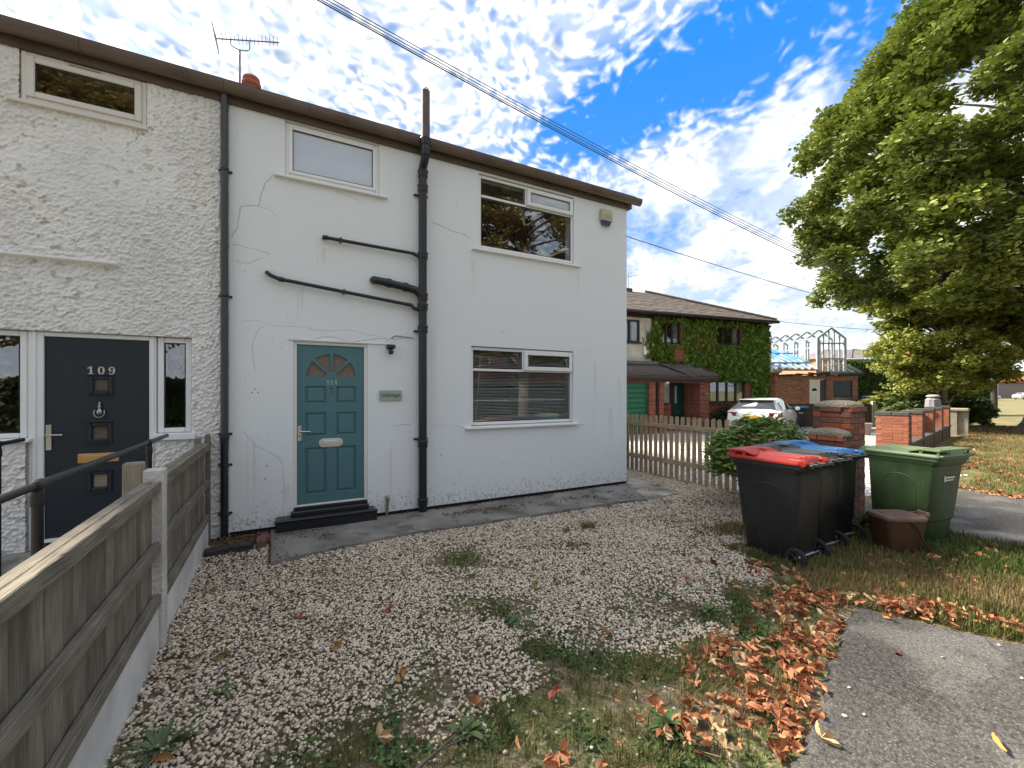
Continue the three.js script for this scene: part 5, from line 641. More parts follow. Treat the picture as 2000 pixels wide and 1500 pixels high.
bush('low bright yellow green bush above the brown fence beside the garden wall', [27.6, -0.06, -4.6], 1.9, 1.45, 0.9, 16, [[0.12, 0.17, 0.03], [0.34, 0.36, 0.05]], 53, bigLeaf);
bush('straggly dark plant under the front window of the brick neighbour', [17.35, -0.06, -6.3], 0.7, 1.1, 0.35, 7, [[0.03, 0.055, 0.02], [0.06, 0.1, 0.03]], 55);
bush('sparse pale leafed scrub in the grass beyond the utility pole', [46, -0.06, -7.5], 2.0, 1.3, 1.3, 10, [[0.1, 0.13, 0.05], [0.25, 0.28, 0.08]], 57, bigLeaf);
{ // clipped hedge
  const T = thing('hedge', 'tall clipped green hedge right of the bungalow under construction', 'hedge', [37.6, -0.06, -10.3], -0.5), r = rng(5), list = [], c = new THREE.Color();
  put('branches', bx(0.15, 0, -1.5, 10, 3.85, -0.15), std([0.02, 0.025, 0.01], 1), T);
  for (let i = 0; i < 9000; i++) { const f = r(), d = r(); let p; if (f < 0.75) p = [rr(r, 0, 10), rr(r, 0.05, 4), 0.1 * gauss(r) + 0.12 * N(i, 2, 0.3)]; else if (f < 0.9) p = [rr(r, 0, 10), 3.95 + 0.1 * gauss(r), -1.6 * r()]; else p = [0.08 * gauss(r), rr(r, 0, 4), -1.6 * r()]; c.setRGB(lerp(0.04, 0.12, d), lerp(0.09, 0.2, d), 0.025); list.push([mat4(p[0], p[1], p[2], rr(r, 0, 1), r() * 6.28, r(), rr(r, 0.8, 1.3)), c.clone()]); }
  copies('foliage', spray(8, 0.15, 0.14, 0.05, 23), foliage, list, T);
}
// ---------------------------------------------------------------- cars
const carPaint = phys([0.78, 0.79, 0.8], 0.28, { clearcoat: 1, clearcoatRoughness: 0.05 }), carGlass = phys([0.012, 0.014, 0.015], 0.03, { clearcoat: 1 }), lampRed = phys([0.22, 0.01, 0.012], 0.12, { clearcoat: 1 });
function car(label, pos, turn, paint = carPaint) {
  const T = thing('parked_car', label, 'car', pos, turn);
  const st = [[0, 0.42, 0.62, 0.74, 0.72, 0.7, 0.6], [0.03, 0.32, 0.76, 0.83, 0.9, 0.9, 0.74], [0.14, 0.26, 0.84, 0.88, 0.97, 1.0, 0.74], [0.34, 0.23, 0.87, 0.9, 0.98, 1.16, 0.68], [0.72, 0.22, 0.88, 0.9, 0.97, 1.4, 0.585], [1.1, 0.22, 0.88, 0.9, 0.965, 1.45, 0.6], [1.8, 0.22, 0.88, 0.9, 0.95, 1.465, 0.61], [2.4, 0.22, 0.88, 0.9, 0.94, 1.4, 0.6], [3.15, 0.22, 0.87, 0.88, 0.92, 0.99, 0.7], [3.75, 0.24, 0.85, 0.86, 0.82, 0.86, 0.68], [4.2, 0.28, 0.78, 0.8, 0.68, 0.7, 0.6], [4.36, 0.35, 0.6, 0.62, 0.55, 0.56, 0.5]];
  const half = ([x, yb, wl, wb, yB, yT, wT]) => [[x, yb, wl * 0.92], [x, yb + 0.1, wl], [x, (yb + yB) / 2 + 0.06, wb], [x, yB, wb * 0.97], [x, max(yB, yT - 0.05), wT], [x, yT, wT * 0.82], [x, yT + 0.012, 0]];
  const rings = st.map((s) => { const h = half(s); return [...h, ...h.slice(0, -1).reverse().map(([x, y, z]) => [x, y, -z])]; });
  put('body', loft(rings.map((o) => o.slice().reverse())), paint, T);
  const at = (i, k, t) => { const a = half(st[i]), b = half(st[i + 1]), f = (q, u) => { const j = floor(u), w = u - j; return [0, 1, 2].map((m) => lerp(q[j][m], q[min(j + 1, 6)][m], w)); }; const p = f(a, k), q = f(b, k); return [0, 1, 2].map((m) => lerp(p[m], q[m], t)); };
  const patch = (pts, off) => { const g = new THREE.BufferGeometry(), P = []; for (let i = 1; i < pts.length - 1; i++) P.push(...pts[0], ...pts[i], ...pts[i + 1]); g.setAttribute('position', new THREE.Float32BufferAttribute(P, 3)); g.computeVertexNormals(); const p = g.attributes.position; for (let i = 0; i < p.count; i++) p.setXYZ(i, p.getX(i) + off[0], p.getY(i) + off[1], p.getZ(i) + off[2]); return g; };
  for (const s of [1, -1]) { const m = (q) => [q[0], q[1], q[2] * s], o = [0, 0.004, 0.012 * s]; put('side_window', [patch([at(4, 3.2, 0.3), at(5, 3.15, 0.2), at(5, 3.85, 0.2), at(4, 3.85, 0.6)].map(m), o)], carGlass, T); put('side_window', [patch([at(5, 3.15, 0.3), at(6, 3.15, 0.1), at(6, 3.85, 0.1), at(5, 3.85, 0.3)].map(m), o)], carGlass, T); put('side_window', [patch([at(6, 3.15, 0.2), at(7, 3.15, 0.5), at(7, 3.6, 0.2), at(6, 3.85, 0.9), at(6, 3.85, 0.2)].map(m), o)], carGlass, T); put('tail_light', [loft([[0.02, 0.79, 0.6], [0.02, 0.9, 0.6]].map(() => 0) && [[-0.008, 0.55], [0.06, 0.85], [0.3, 0.91]].map(([x, z]) => [[x, 0.8, z * s], [x, 0.95, z * s * 0.97], [x + 0.08, 0.95, z * s * 0.9], [x + 0.08, 0.8, z * s * 0.92]]))], lampRed, T); put('mirror', bx(2.95, 0.96, s * 0.88, 3.1, 1.1, s * 1.04, 0.03), paint, T); }
  put('rear_window', (() => { const pts = [[0.36, 1.06, -0.66], [0.36, 1.06, 0.66], [0.7, 1.345, 0.56], [0.7, 1.345, -0.56]], g = patch([[0.23, 1.06, -0.7], [0.23, 1.06, 0.7], [0.36, 1.17, 0.655], [0.685, 1.368, 0.55], [0.685, 1.368, -0.55], [0.36, 1.17, -0.655]], [-0.018, 0.016, 0]); return g; })(), carGlass, T);
  put('spoiler', bx(0.55, 1.385, -0.56, 0.85, 1.425, 0.56, 0.015), paint, T); put('windscreen', patch([[3.08, 1.01, -0.66], [3.08, 1.01, 0.66], [2.45, 1.385, 0.56], [2.45, 1.385, -0.56]], [0.02, 0.02, 0]), carGlass, T);
  put('number_plate', bx(-0.02, 0.72, -0.26, 0.01, 0.83, 0.26, 0.004), phys([0.65, 0.42, 0.02], 0.4), T); put('rear_trim', bx(-0.01, 0.36, -0.6, 0.04, 0.5, 0.6, 0.02), M.dark, T);
  for (const x of [0.85, 3.5]) for (const s of [1, -1]) { const W = group('wheel', T); W.position.set(x, 0.31, s * 0.8); put('tyre', lathe([[0.2, -0.1], [0.3, -0.105], [0.315, -0.06], [0.315, 0.06], [0.3, 0.105], [0.2, 0.1]], 24).rotateX(PI / 2), std([0.015, 0.015, 0.016], 0.8), W); put('rim', [lathe([[0, 0.07], [0.05, 0.08], [0.2, 0.06], [0.205, 0.1], [0.2, -0.09], [0, -0.09]], 20).rotateX(s * PI / 2)], M.steel, W); }
  return T;
}
const C1 = car('white hatchback parked on the neighbour gravel with its rear to us', [15.0, -0.05, -3.75], 0.351);
function carCopy(label, pos, turn) { const c = C1.clone(); c.name = numbered('parked_car'); c.position.set(...pos); c.rotation.y = turn; c.userData = { label, category: 'car' }; scene.add(c); return c; }
carCopy('white car roof showing behind the brown fence before the hedge', [32.0, -0.05, -7.6], -0.49);
carCopy('distant white car parked right of the utility pole by grey building', [143, -0.05, -25.2], -0.49);
carCopy('distant white car half hidden left of the utility pole', [135.6, -0.05, -29.2], -0.49);
// ---------------------------------------------------------------- bungalow under reconstruction
{
  const T = thing('bungalow_under_construction', 'brick bungalow with bare steel roof frame and blue membrane', 'bungalow', [27.49, -0.05, -11.18], -0.4926);
  const w = poly(rect(1.25, 0, 6.35, 2.72)); for (const h of [[3.2, 0.2, 4.32, 2.5], [4.75, 1.32, 6.02, 2.42]]) w.holes.push(new THREE.Path(rect(...h).map((p) => new THREE.Vector2(...p))));
  put('wall', [extrude(w, 0.25).translate(0, 0, -0.25)], paleBrick, T); put('wall', [bx(-3, 2.55, -0.9, 1.25, 2.9, -0.65), bx(1.0, 0, -0.9, 1.25, 2.9, -0.02), bx(-3, 0, -0.9, 0.1, 2.55, -0.65), bx(6.1, 0, -8, 6.35, 2.72, -0.25), bx(-3, 0, -8, 6.1, 2.9, -7.8)], paleBrick, T);
  put('garage_door', bx(0.1, 0, -0.85, 1.0, 2.55, -0.75), std([0.045, 0.047, 0.055], 0.6), T);
  const d = group('front_door', T); put('door_leaf', [bx(3.22, 0.2, -0.1, 3.9, 2.48, -0.04, 0.01), ...[[3.36, 1.0, 3.5, 1.5], [3.62, 1.0, 3.76, 1.5], [3.4, 0.55, 3.72, 0.68]].map((q) => bx(q[0], q[1], -0.05, q[2], q[3], -0.025, 0.01))], M.upvc, d); const fan = new THREE.Shape(); fan.absarc(3.56, 1.75, 0.18, 0, PI); put('pane', extrude(fan, 0.01).translate(0, 0, -0.035), carGlass, d); put('side_panel', bx(3.95, 0.2, -0.1, 4.3, 2.48, -0.06), std([0.04, 0.042, 0.05], 0.5), d);
  put('window_shutter', bx(4.75, 1.32, -0.15, 6.02, 2.42, -0.08, 0.005), phys([0.008, 0.02, 0.022], 0.3), T); put('sill', bx(4.65, 1.24, -0.1, 6.1, 1.32, 0.05, 0.01), paleConcrete, T);
  const r = rng(2); put('torn_felt', [0, 1, 2, 3, 4, 5, 6, 7].map((i) => cbx(rr(r, 0.5, 1.1), rr(r, 0.05, 0.2), 0.3, 0.03).rotateZ(gauss(r) * 0.12).translate(1.5 + i * 0.66, 2.8 + 0.08 * gauss(r), 0.1)), std([0.05, 0.05, 0.055], 0.9, { map: blotch }), T);
  put('roof_felt', [bx(1.2, 2.722, -0.4, 6.42, 2.76, 0.03), bx(-3, 2.902, -0.95, 1.3, 2.93, 0.0)], std([0.06, 0.06, 0.065], 0.9, { map: blotch }), T);
  put('eaves_board', [bx(-3, 2.932, -0.6, 1.4, 3.05, 0.05, 0.01), bx(0.8, 3.06, -0.1, 3.9, 3.26, 0.02, 0.01), bx(3.7, 2.86, -0.1, 6.5, 3.0, 0.05, 0.01)], std([0.4, 0.38, 0.36], 0.8, { map: blotch }), T);
  const B = (a, b, q = 0.045) => { const A = V3(...a), D = V3(...b).sub(A), g = cbx(q * 2, D.length(), q * 1.3).applyQuaternion(new THREE.Quaternion().setFromUnitVectors(V3(0, 1, 0), D.clone().normalize())); return g.translate(...A.addScaledVector(D, 0.5).toArray()); };
  const bar = (n, P, a, b, q) => put(n, B(a, b, q * 1.2), steelBar, P);
  const steelBar = std([0.56, 0.61, 0.64], 0.45, { metalness: 0.15, map: blotch });
  // dormer frame
  const F = group('dormer_frame', T), x0 = 3.75, x1 = 5.5, dz = -6, sh = -1.4, ey = 5.2, ay = 5.85, by = 3.0;
  for (const x of [x0, 4.1, 4.45, 4.8, 5.15, x1]) bar('stud', F, [x, by, 0], [x, lerp(ey, ay, 1 - abs(x - 4.62) / 0.875), 0], x === x0 || x === x1 ? 0.07 : 0.035);
  for (const y of [3.0, 3.85, 4.85]) bar('rail', F, [x0, y, 0], [x1, y, 0], 0.035);
  for (let i = 0; i < 8; i++) { const t = i / 7, z = dz * t, s = sh * t; bar('rafter', F, [x0 + s, ey, z], [4.62 + s, ay, z], 0.045); bar('rafter', F, [x1 + s, ey, z], [4.62 + s, ay, z], 0.045); bar('stud', F, [x0 + s, lerp(3.0, 4.7, t), z], [x0 + s, ey, z], 0.04); bar('stud', F, [x1 + s, lerp(3.0, 4.4, t), z], [x1 + s, ey, z], 0.04); }
  for (const [x, y] of [[x0, ey], [x1, ey], [4.62, ay], [x0, 4.6]]) bar('rail', F, [x, y, 0], [x + sh, y, dz], 0.05);
  const L2 = group('side_frame', T); for (const x of [-0.4, 0.1, 0.42, 0.78]) bar('stud', L2, [x, 3.05, -0.3], [x, 5.5 - 0.35 * x, -0.3], x > 0.7 ? 0.08 : 0.05); for (const y of [3.05, 3.6, 4.6, 5.4]) bar('rail', L2, [-1, y, -0.3], [0.78, y - 0.1, -0.3], 0.035); for (let i = 0; i < 9; i++) bar('rafter', L2, [-1.2 + i * 0.1, 3.3 + i * 0.25, -0.6 - i * 0.35], [0.78, 3.2 + i * 0.25, -0.6 - i * 0.35], 0.03); for (let i = 0; i < 6; i++) bar('rafter', L2, [0.78 + i * 0.3, 5.45, -5], [0.4 + i * 0.35, 4.9, -3.4], 0.04);
  const Rf = group('roof_slope', T); for (let i = 0; i < 7; i++) { const x = 0.95 + i * 0.43; bar('rafter', Rf, [x, 3.15, 0.25], [x - 1.2, 5.1, -3.4], 0.055); } for (const [y, z] of [[3.55, -0.45], [4.3, -1.9]]) bar('rail', Rf, [0.8, y + 0.06, z], [3.7, y + 0.06, z], 0.04);
  const film = (a, b) => { const g = new THREE.PlaneGeometry(1, 1, 16, 12), p = g.attributes.position; for (let i = 0; i < p.count; i++) { const u = p.getX(i) + 0.5, v = p.getY(i) + 0.5, x = lerp(lerp(a[0], a[1], u), lerp(b[0], b[1], u), v); p.setXYZ(i, x, lerp(a[2], b[2], v) + 0.05 * sin(u * 19), lerp(a[3], b[3], v)); } g.computeVertexNormals(); return g; };
  put('membrane', [film([0.85, 3.75, 3.3, -0.1], [0.5, 3.3, 3.72, -0.8]), film([2.2, 3.75, 3.72, -0.8], [0.2, 2.6, 4.75, -2.6])], phys([0.1, 0.33, 0.66], 0.5), Rf);
  for (let i = 0; i < 5; i++) bar('rafter', T, [x1, 3.6 - i * 0.02, -0.2 - i * 0.5], [x1 + 1.0, 2.95, 0.1 - i * 0.5], 0.05);
}
// ---------------------------------------------------------------- brown fence, planter, far things
{
  const fence = (label, a, b, h, n, post) => { const D = hypot(b[0] - a[0], b[1] - a[1]), T = thing('brown_board_fence', label, 'fence', [a[0], -0.06, a[1]], -Math.atan2(b[1] - a[1], b[0] - a[0])), w = D / n; for (let i = 0; i < n; i++) put('board', bx(i * w, 0, 0, i * w + w - 0.012, h + 0.015 * gauss(R0), 0.018 + (i % 2) * 0.008), M.brownWood, T); put('rail', [0.2, h - 0.15].map((y) => bx(0, y, -0.04, D, y + 0.08, -0.005)), M.brownWood, T); if (post) put('concrete_post', bx(D, 0, -0.06, D + 0.16, h + 0.12, 0.06, 0.01), M.concretePost, T); return T; };
  fence('dark brown board fence between the white car and the garden wall', [21.0, -6.75], [25.4, -4.35], 1.12, 36, true); fence('lower red brown board fence running behind the garden wall', [25.62, -4.2], [27.6, -2.1], 1.12, 18, false);
  const T = thing('plant_pot', 'pale empty plant pot on white gravel below the brown fence', 'plant pot', [20.3, -0.05, -2.55]); put('pot', lathe([[0, 0], [0.2, 0], [0.24, 0.38], [0.28, 0.39], [0.28, 0.46], [0.25, 0.46], [0.22, 0.36], [0, 0.34]], 22), std([0.42, 0.33, 0.3], 0.8, { map: blotch }), T); put('soil', lathe([[0, 0.37], [0.23, 0.37]], 16), std([0.05, 0.04, 0.03], 1), T);
  const b = T && GB.clone(); b.name = numbered('wheelie_bin'); b.children = b.children.map((c) => c); b.position.set(21.9, -0.12, -5.9); b.rotation.y = 0.6; scene.add(b); tag(b, 'dark bin with bright blue lid against the brown fence', 'wheelie bin'); b.traverse((o) => { if (!o.isMesh) return; if (o.parent.name === 'lid') o.material = phys([0.05, 0.3, 0.48], 0.4); else if (['body', 'ribs', 'handle_bar'].includes(o.name)) o.material = binBlack; });
}
{
  const T = thing('grey_roofed_house', 'distant house with grey hipped roof rising behind the hedge', 'house', [66, -0.06, -27], -0.49); put('wall', bx(0, 0, -8, 16, 6.3, 0), std([0.5, 0.24, 0.15], 0.9), T); const g = new ConvexGeometry([[-0.4, 6.3, 0.4], [16.4, 6.3, 0.4], [16.4, 6.3, -8.4], [-0.4, 6.3, -8.4], [4, 8.0, -4], [8.2, 8.0, -4]].map((p) => V3(...p))); put('roof', uvBox(g), std([0.2, 0.19, 0.2], 0.8, { map: blotch }), T); put('hip', [rod([8.2, 8.03, -4], [4.5, 6.33, 0.42], 0.09), rod([8.2, 8.03, -4], [16.3, 6.33, 0.38], 0.09)], std([0.12, 0.115, 0.12], 0.8), T); put('gutter', rod([-0.4, 6.25, 0.45], [16.4, 6.25, 0.45], 0.08), M.white, T);
}
{
  const T = thing('grey_building', 'distant low grey building with red tiled roof behind the utility pole', 'building', [160.5, -0.06, -33.2], -0.49); put('wall', bx(-6, 0, -8, 34, 4.2, 0), std([0.19, 0.17, 0.17], 0.9), T); put('roof', extrudeX([[0.6, 4.1], [0.6, 4.3], [-4, 6.2], [-8.6, 4.3], [-8.6, 4.1]], -6.5, 34.5), std([0.45, 0.13, 0.09], 0.9), T); put('door', bx(-3.5, 0, 0, -1, 2.6, 0.05), M.white, T); put('sign_board', bx(-5.5, 2.7, 0.05, -1, 3.3, 0.12), std([0.08, 0.45, 0.32], 0.6), T);
}
{
  const T = thing('terrace_house', 'distant red gabled house glimpsed through branches above the grey building', 'house', [112, -0.06, -30], -0.49); put('wall', extrude(poly([[0, 0], [7, 0], [7, 7], [3.5, 10], [0, 7]]), 9).translate(0, 0, -9), std([0.42, 0.2, 0.13], 0.9), T); put('roof', [bx(-0.4, 0, -9.3, 4.9, 0.2, 0.3).rotateZ(0.709).translate(-0.1, 6.95, 0), bx(-4.9, 0, -9.3, 0.4, 0.2, 0.3).rotateZ(-0.709).translate(7.1, 6.95, 0)], std([0.4, 0.13, 0.09], 0.9), T); put('window', [bx(1.2, 4.5, 0, 2.6, 6, 0.05), bx(4.4, 4.5, 0, 5.8, 6, 0.05)], carGlass, T);
}
sheet('far_road', [[30, 2.2], [150, -15], [150, -12.5], [30, 5.2]], -0.04, asphalt);
// ---------------------------------------------------------------- pole and overhead wires
{ const T = thing('utility_pole', 'dark wooden utility pole standing between the two trees', 'utility pole', [41.4, -0.06, -4.1]); put('post', [rod([0, -0.2, 0], [0, 7.2, 0], 0.17, 0.12, 14)], std([0.07, 0.05, 0.04], 0.9, { map: blotch }), T); put('cable_guard', rod([0.14, 0, 0.1], [0.14, 2.6, 0.1], 0.05), M.galv, T); put('cross_arm', bx(-0.07, 6.2, -0.7, 0.07, 6.34, 0.7, 0.01), M.brownWood, T); put('insulator', [-0.6, -0.2, 0.2, 0.6].map((z) => lathe([[0, 0], [0.05, 0], [0.06, 0.06], [0.03, 0.14], [0, 0.15]], 10).translate(0, 6.34, z)), M.white, T); }
function wire(label, a, b, sag, r, over = 0, group = null) { const p = []; for (let i = 0; i <= 40; i++) { const t = lerp(-over, 1, i / 40); p.push([lerp(a[0], b[0], t), lerp(a[1], b[1], t) - 4 * sag * t * (1 - t), lerp(a[2], b[2], t)]); } const m = new THREE.Mesh(tube(p, r, 160, 6), std([0.05, 0.055, 0.065], 0.6)); m.name = numbered('overhead_wire'); m.castShadow = m.receiveShadow = true; tag(m, label, 'overhead wire', group); scene.add(m); }
const wires = 'bundle of overhead wires running parallel across the sky';
[[0, 0, 'lowest and thickest overhead wire of the bundle crossing the sky'], [0.045, 0.05, 'second lowest overhead wire of the bundle crossing the sky'], [0.1, 0.1, 'second highest overhead wire of the bundle crossing the sky'], [0.15, 0.13, 'topmost overhead wire of the bundle crossing the sky']].forEach(([dy, dz, l], i) => wire(l, [0.52, 8.03 + dy * 1.7, -1.82 - dz], [41.4, 6.0 + dy * 1.5, -4.1 + (i - 1.5) * 0.15], 0.8 + i * 0.02, i ? 0.0075 : 0.011, 0.3, wires));
wire('single thin wire from the white house corner towards the pole', [5.45, 4.78, -0.6], [41.4, 5.9, -4.1], 0.5, 0.009); wire('thin faint wire from the neighbour eaves above the steel frame', [20.3, 5.1, -6.6], [41.4, 5.6, -4.2], 0.25, 0.012);
// ---------------------------------------------------------------- across the street, mirrored in the windows
{ const trees = [['leafy street tree across the road opposite the roughcast house', -6.8, 15.2, 15, 5.0, 3], ['leafy street tree across the road opposite the drive', 12.3, 15.6, 16, 6.4, 5]]; for (const [label, x, z, h, R, seed] of trees) { const T = thing('street_tree', label, 'tree', [x, -0.06, z]), r = rng(seed), blobs = [], limbs = []; for (let i = 0; i < 150; i++) { const t = i / 150, y = lerp(4, h, t), a = i * 2.39996, q = R * sin(PI * (0.2 + 0.75 * t)) * (0.85 + 0.3 * gauss(r) * 0.5) * (r() < 0.3 ? 0.5 : 1); if (noise(a * 2, y) < -0.22) continue; blobs.push([q * cos(a), y, q * sin(a), rr(r, 0.6, 1.0), rr(r, 0.4, 0.6), rr(r, -0.2, 0.2)]); if (i % 2) limbs.push(limb([0, max(2, y - 2), 0], blobs[blobs.length - 1].slice(0, 3), 0.1, 0.02, 0.4, r)); } put('trunk', limb([0, -0.1, 0], [0, h * 0.9, 0], 0.32, 0.04, 0.2, r), barkM, T); put('limb', limbs, barkM, T); crown(T, seed, blobs, 140, oakLeaf, [[0.13, 0.11, 0.035], [0.38, 0.29, 0.08]], foliage); } }
{
  const T = thing('brick_house_opposite', 'red brick house with pale windows across the street', 'house', [11, -0.06, 24]); put('wall', bx(0, 0, 0, 12, 5.2, 8), farBrick, T); put('roof', extrudeX([[-0.4, 5.1], [4, 7.8], [8.4, 5.1]], -0.4, 12.4), tileM[1], T);
  for (const [x, y] of [[1, 1], [4.5, 3.4], [1, 3.4], [8.5, 3.4], [8.5, 1]]) { const W = group('window', T); put('frame', gridRing(x, y, x + 2, y + 1.2, -0.05, 0.08, 0.06), M.upvc, W); put('pane', bx(x + 0.08, y + 0.08, -0.02, x + 1.92, y + 1.12, -0.01), carGlass, W); } put('door', bx(5, 0, -0.05, 5.9, 2.1, -0.005, 0.01), M.upvc, T);
}
{ const T = thing('street_hedge', 'dark hedge across the street in front of the opposite house', 'hedge', [-26, -0.06, 18]), r = rng(15), list = [], c = new THREE.Color(); put('branches', bx(0, 0, 0.2, 60, 2.1, 1.2), std([0.02, 0.025, 0.012], 1), T); for (let i = 0; i < 7000; i++) { const d = r(), top = r() < 0.25; c.setRGB(lerp(0.04, 0.11, d), lerp(0.07, 0.15, d), 0.025); list.push([mat4(60 * r(), top ? 2.15 : 2.2 * r(), top ? 1.3 * r() : 0.1 + 0.12 * gauss(r), 0, 6 * r(), r(), rr(r, 1, 1.6)), c.clone()]); } copies('foliage', bigLeaf, foliage, list, T); }
// ---------------------------------------------------------------- grass, weeds, fallen leaves
{
  const blade = (n, h, spread, seed) => { const r = rng(seed), gs = []; for (let i = 0; i < n; i++) { const a = r() * 6.283, l = h * rr(r, 0.5, 1.1), b = rr(r, 0.3, 1.3), g = leafGeo(l, 0.0026 * rr(r, 0.8, 1.4), b, 0.3, 3); g.rotateZ(rr(r, 0.15, 1.25)); g.rotateY(a); g.translate(spread * gauss(r), 0, spread * gauss(r)); gs.push(g); } return merged(gs); };
  const r = rng(71), c = new THREE.Color(), mat = leafMat(0.3), list = [], far = [];
  const green = (d, dry) => { const a = [lerp(0.05, 0.13, d), lerp(0.095, 0.19, d), lerp(0.018, 0.035, d)], b = [lerp(0.22, 0.42, d), lerp(0.17, 0.31, d), lerp(0.07, 0.15, d)]; return c.setRGB(...mix3(a, b, dry)).clone(); };
  for (let i = 0; i < 60000; i++) {
    const x = rr(r, -0.6, 7.4), z = rr(r, 2.3, 5.4), g = gravelAt(x, z); if (onDrive(x, z) > -0.04 || inSecond(x, z) || (x > 6.3 && z < 3.05)) continue;
    const right = ss(3.7, 4.6, x), p = N(x, z, 1.7); let k = (1 - g) * lerp(0.24 + 0.5 * ss(-0.1, 0.3, p), 0.85, right); if (x < 4 && z < 3.2) k *= 0.12; if (r() > k) continue;
    const dry = sat(0.34 + 0.7 * N(x + 7, z, 0.9) + 0.3 * (r() - 0.5) - 0.4 * right * ss(5.6, 7.2, x) + (x > 4 && x < 5.8 ? 0.3 : 0)); list.push([mat4(x, -0.05 + 0.02 * N(x, z, 0.9), z, 0, r() * 6.28, 0, rr(r, 0.5, 1.1) * lerp(0.7, 1.25, right) * (g > 0.3 ? 0.6 : 1)), green(r(), dry)]);
  }
  for (let i = 0; i < 1100; i++) { const q = [[1.6, 1.8, 0.34], [1.45, 2.9, 0.22], [2.9, 2.05, 0.25], [3.4, 1.5, 0.2], [4.6, 2.1, 0.5], [0.2, 3.5, 0.5]][i % 6]; list.push([mat4(q[0] + gauss(r) * q[2] * 0.6, -0.05, q[1] + gauss(r) * q[2] * 0.6, 0, r() * 6.28, 0, rr(r, 0.3, 0.6)), green(r(), r() * 0.6)]); }
  tag(copies('grass', blade(9, 0.085, 0.03, 3), mat, list), 'patchy green and straw coloured grass around the drive and bins', 'grass', null, 'stuff');
  for (let i = 0; i < 30000; i++) { const t = pow(r(), 1.5), x = 7.2 + 24 * t, z = rr(r, -5, 6); if (inSecond(x, z) || z < 2.75 - 0.21 * max(0, x - 12.6) - (x > 13 ? 1.1 : 0) || (x < 10.6 && z < 2.75)) continue; const p = N(x, z, 0.5), dry = sat(0.75 + 0.6 * p - (x < 14 ? 0.45 * ss(1.5, 3.5, z) : 0)); far.push([mat4(x, -0.05, z, 0, r() * 6.28, 0, rr(r, 0.6, 1.2)), green(r(), dry)]); }
  tag(copies('grass', blade(14, 0.1, 0.07, 9), mat, far), 'short dry grass on the far verge towards the oak tree', 'grass', null, 'stuff');
  // clover and moss-like ground cover
  const low = []; for (let i = 0; i < 16000; i++) { const x = rr(r, -0.5, 4.2), z = rr(r, 2.6, 5.3), g = gravelAt(x, z); if (onDrive(x, z) > -0.05 || r() > (1 - g) * ss(-0.05, 0.3, N(x + 3, z + 9, 2.4)) * (z > 3.2 ? 1 : 0.25)) continue; const d = r(); low.push([mat4(x, -0.045, z, rr(r, -0.3, 0.3), r() * 6.28, rr(r, -0.3, 0.3), rr(r, 0.6, 1.2)), c.setRGB(lerp(0.05, 0.11, d), lerp(0.11, 0.2, d), lerp(0.03, 0.055, d)).clone()]); }
  tag(copies('ground_cover', spray(5, 0.022, 0.026, 0.012, 41, -0.1), mat, low), 'small clover like weeds creeping over the stony ground', 'ground cover', null, 'stuff');
  // dry leaves
  const crinkle = (len, wid, seed) => { const q = rng(seed), gs = []; for (let k = 0; k < 3; k++) { const g = leafGeo(len * rr(q, 0.7, 1.1), wid * rr(q, 0.8, 1.2), rr(q, 0.7, 2.0), rr(q, 0.9, 1.8), 6, 0.35), p = g.attributes.position; for (let i = 0; i < p.count; i++) p.setXYZ(i, p.getX(i), p.getY(i) + 0.12 * wid * sin(p.getX(i) * 160 + seed), p.getZ(i) + 0.2 * wid * sin(p.getX(i) * 90 + k)); g.computeVertexNormals(); g.rotateX(rr(q, -2.6, 2.6)); g.translate(0, 0.012, 0); g.rotateY((k - 1) * 0.9 + rr(q, -0.2, 0.2)); gs.push(g); if (!k && seed % 2) break; } return merged(gs); };
  const kinds = [crinkle(0.095, 0.02, 1), crinkle(0.085, 0.022, 2), crinkle(0.115, 0.018, 3), crinkle(0.075, 0.024, 4)], lm = phys([1, 1, 1], 0.75, { transmission: 0.15, thickness: 0, ior: 1.3 });
  const brown = () => { const d = r(), k = r(); return (k < 0.72 ? c.setRGB(lerp(0.32, 0.64, d), lerp(0.14, 0.31, d), lerp(0.06, 0.17, d)) : k < 0.87 ? c.setRGB(lerp(0.16, 0.28, d), lerp(0.05, 0.08, d), 0.03) : c.setRGB(lerp(0.45, 0.62, d), lerp(0.33, 0.48, d), lerp(0.18, 0.3, d))).clone(); };
  const lists = [[], [], [], []], drop = (x, z, y, s) => lists[floor(r() * 4)].push([mat4(x, y, z, gauss(r) * 0.25, r() * 6.28, gauss(r) * 0.25, s), brown()]);
  const drift = (pts, n, sp, pile = 0.03) => { for (let i = 0; i < n * 0.58; i++) { const u = r() * (pts.length - 1), k = floor(u), t = u - k; drop(lerp(pts[k][0], pts[k + 1][0], t) + gauss(r) * sp * 1.5, lerp(pts[k][1], pts[k + 1][1], t) + gauss(r) * sp * 1.5, -0.035 + pile * r(), rr(r, 0.42, 1.0)); } };
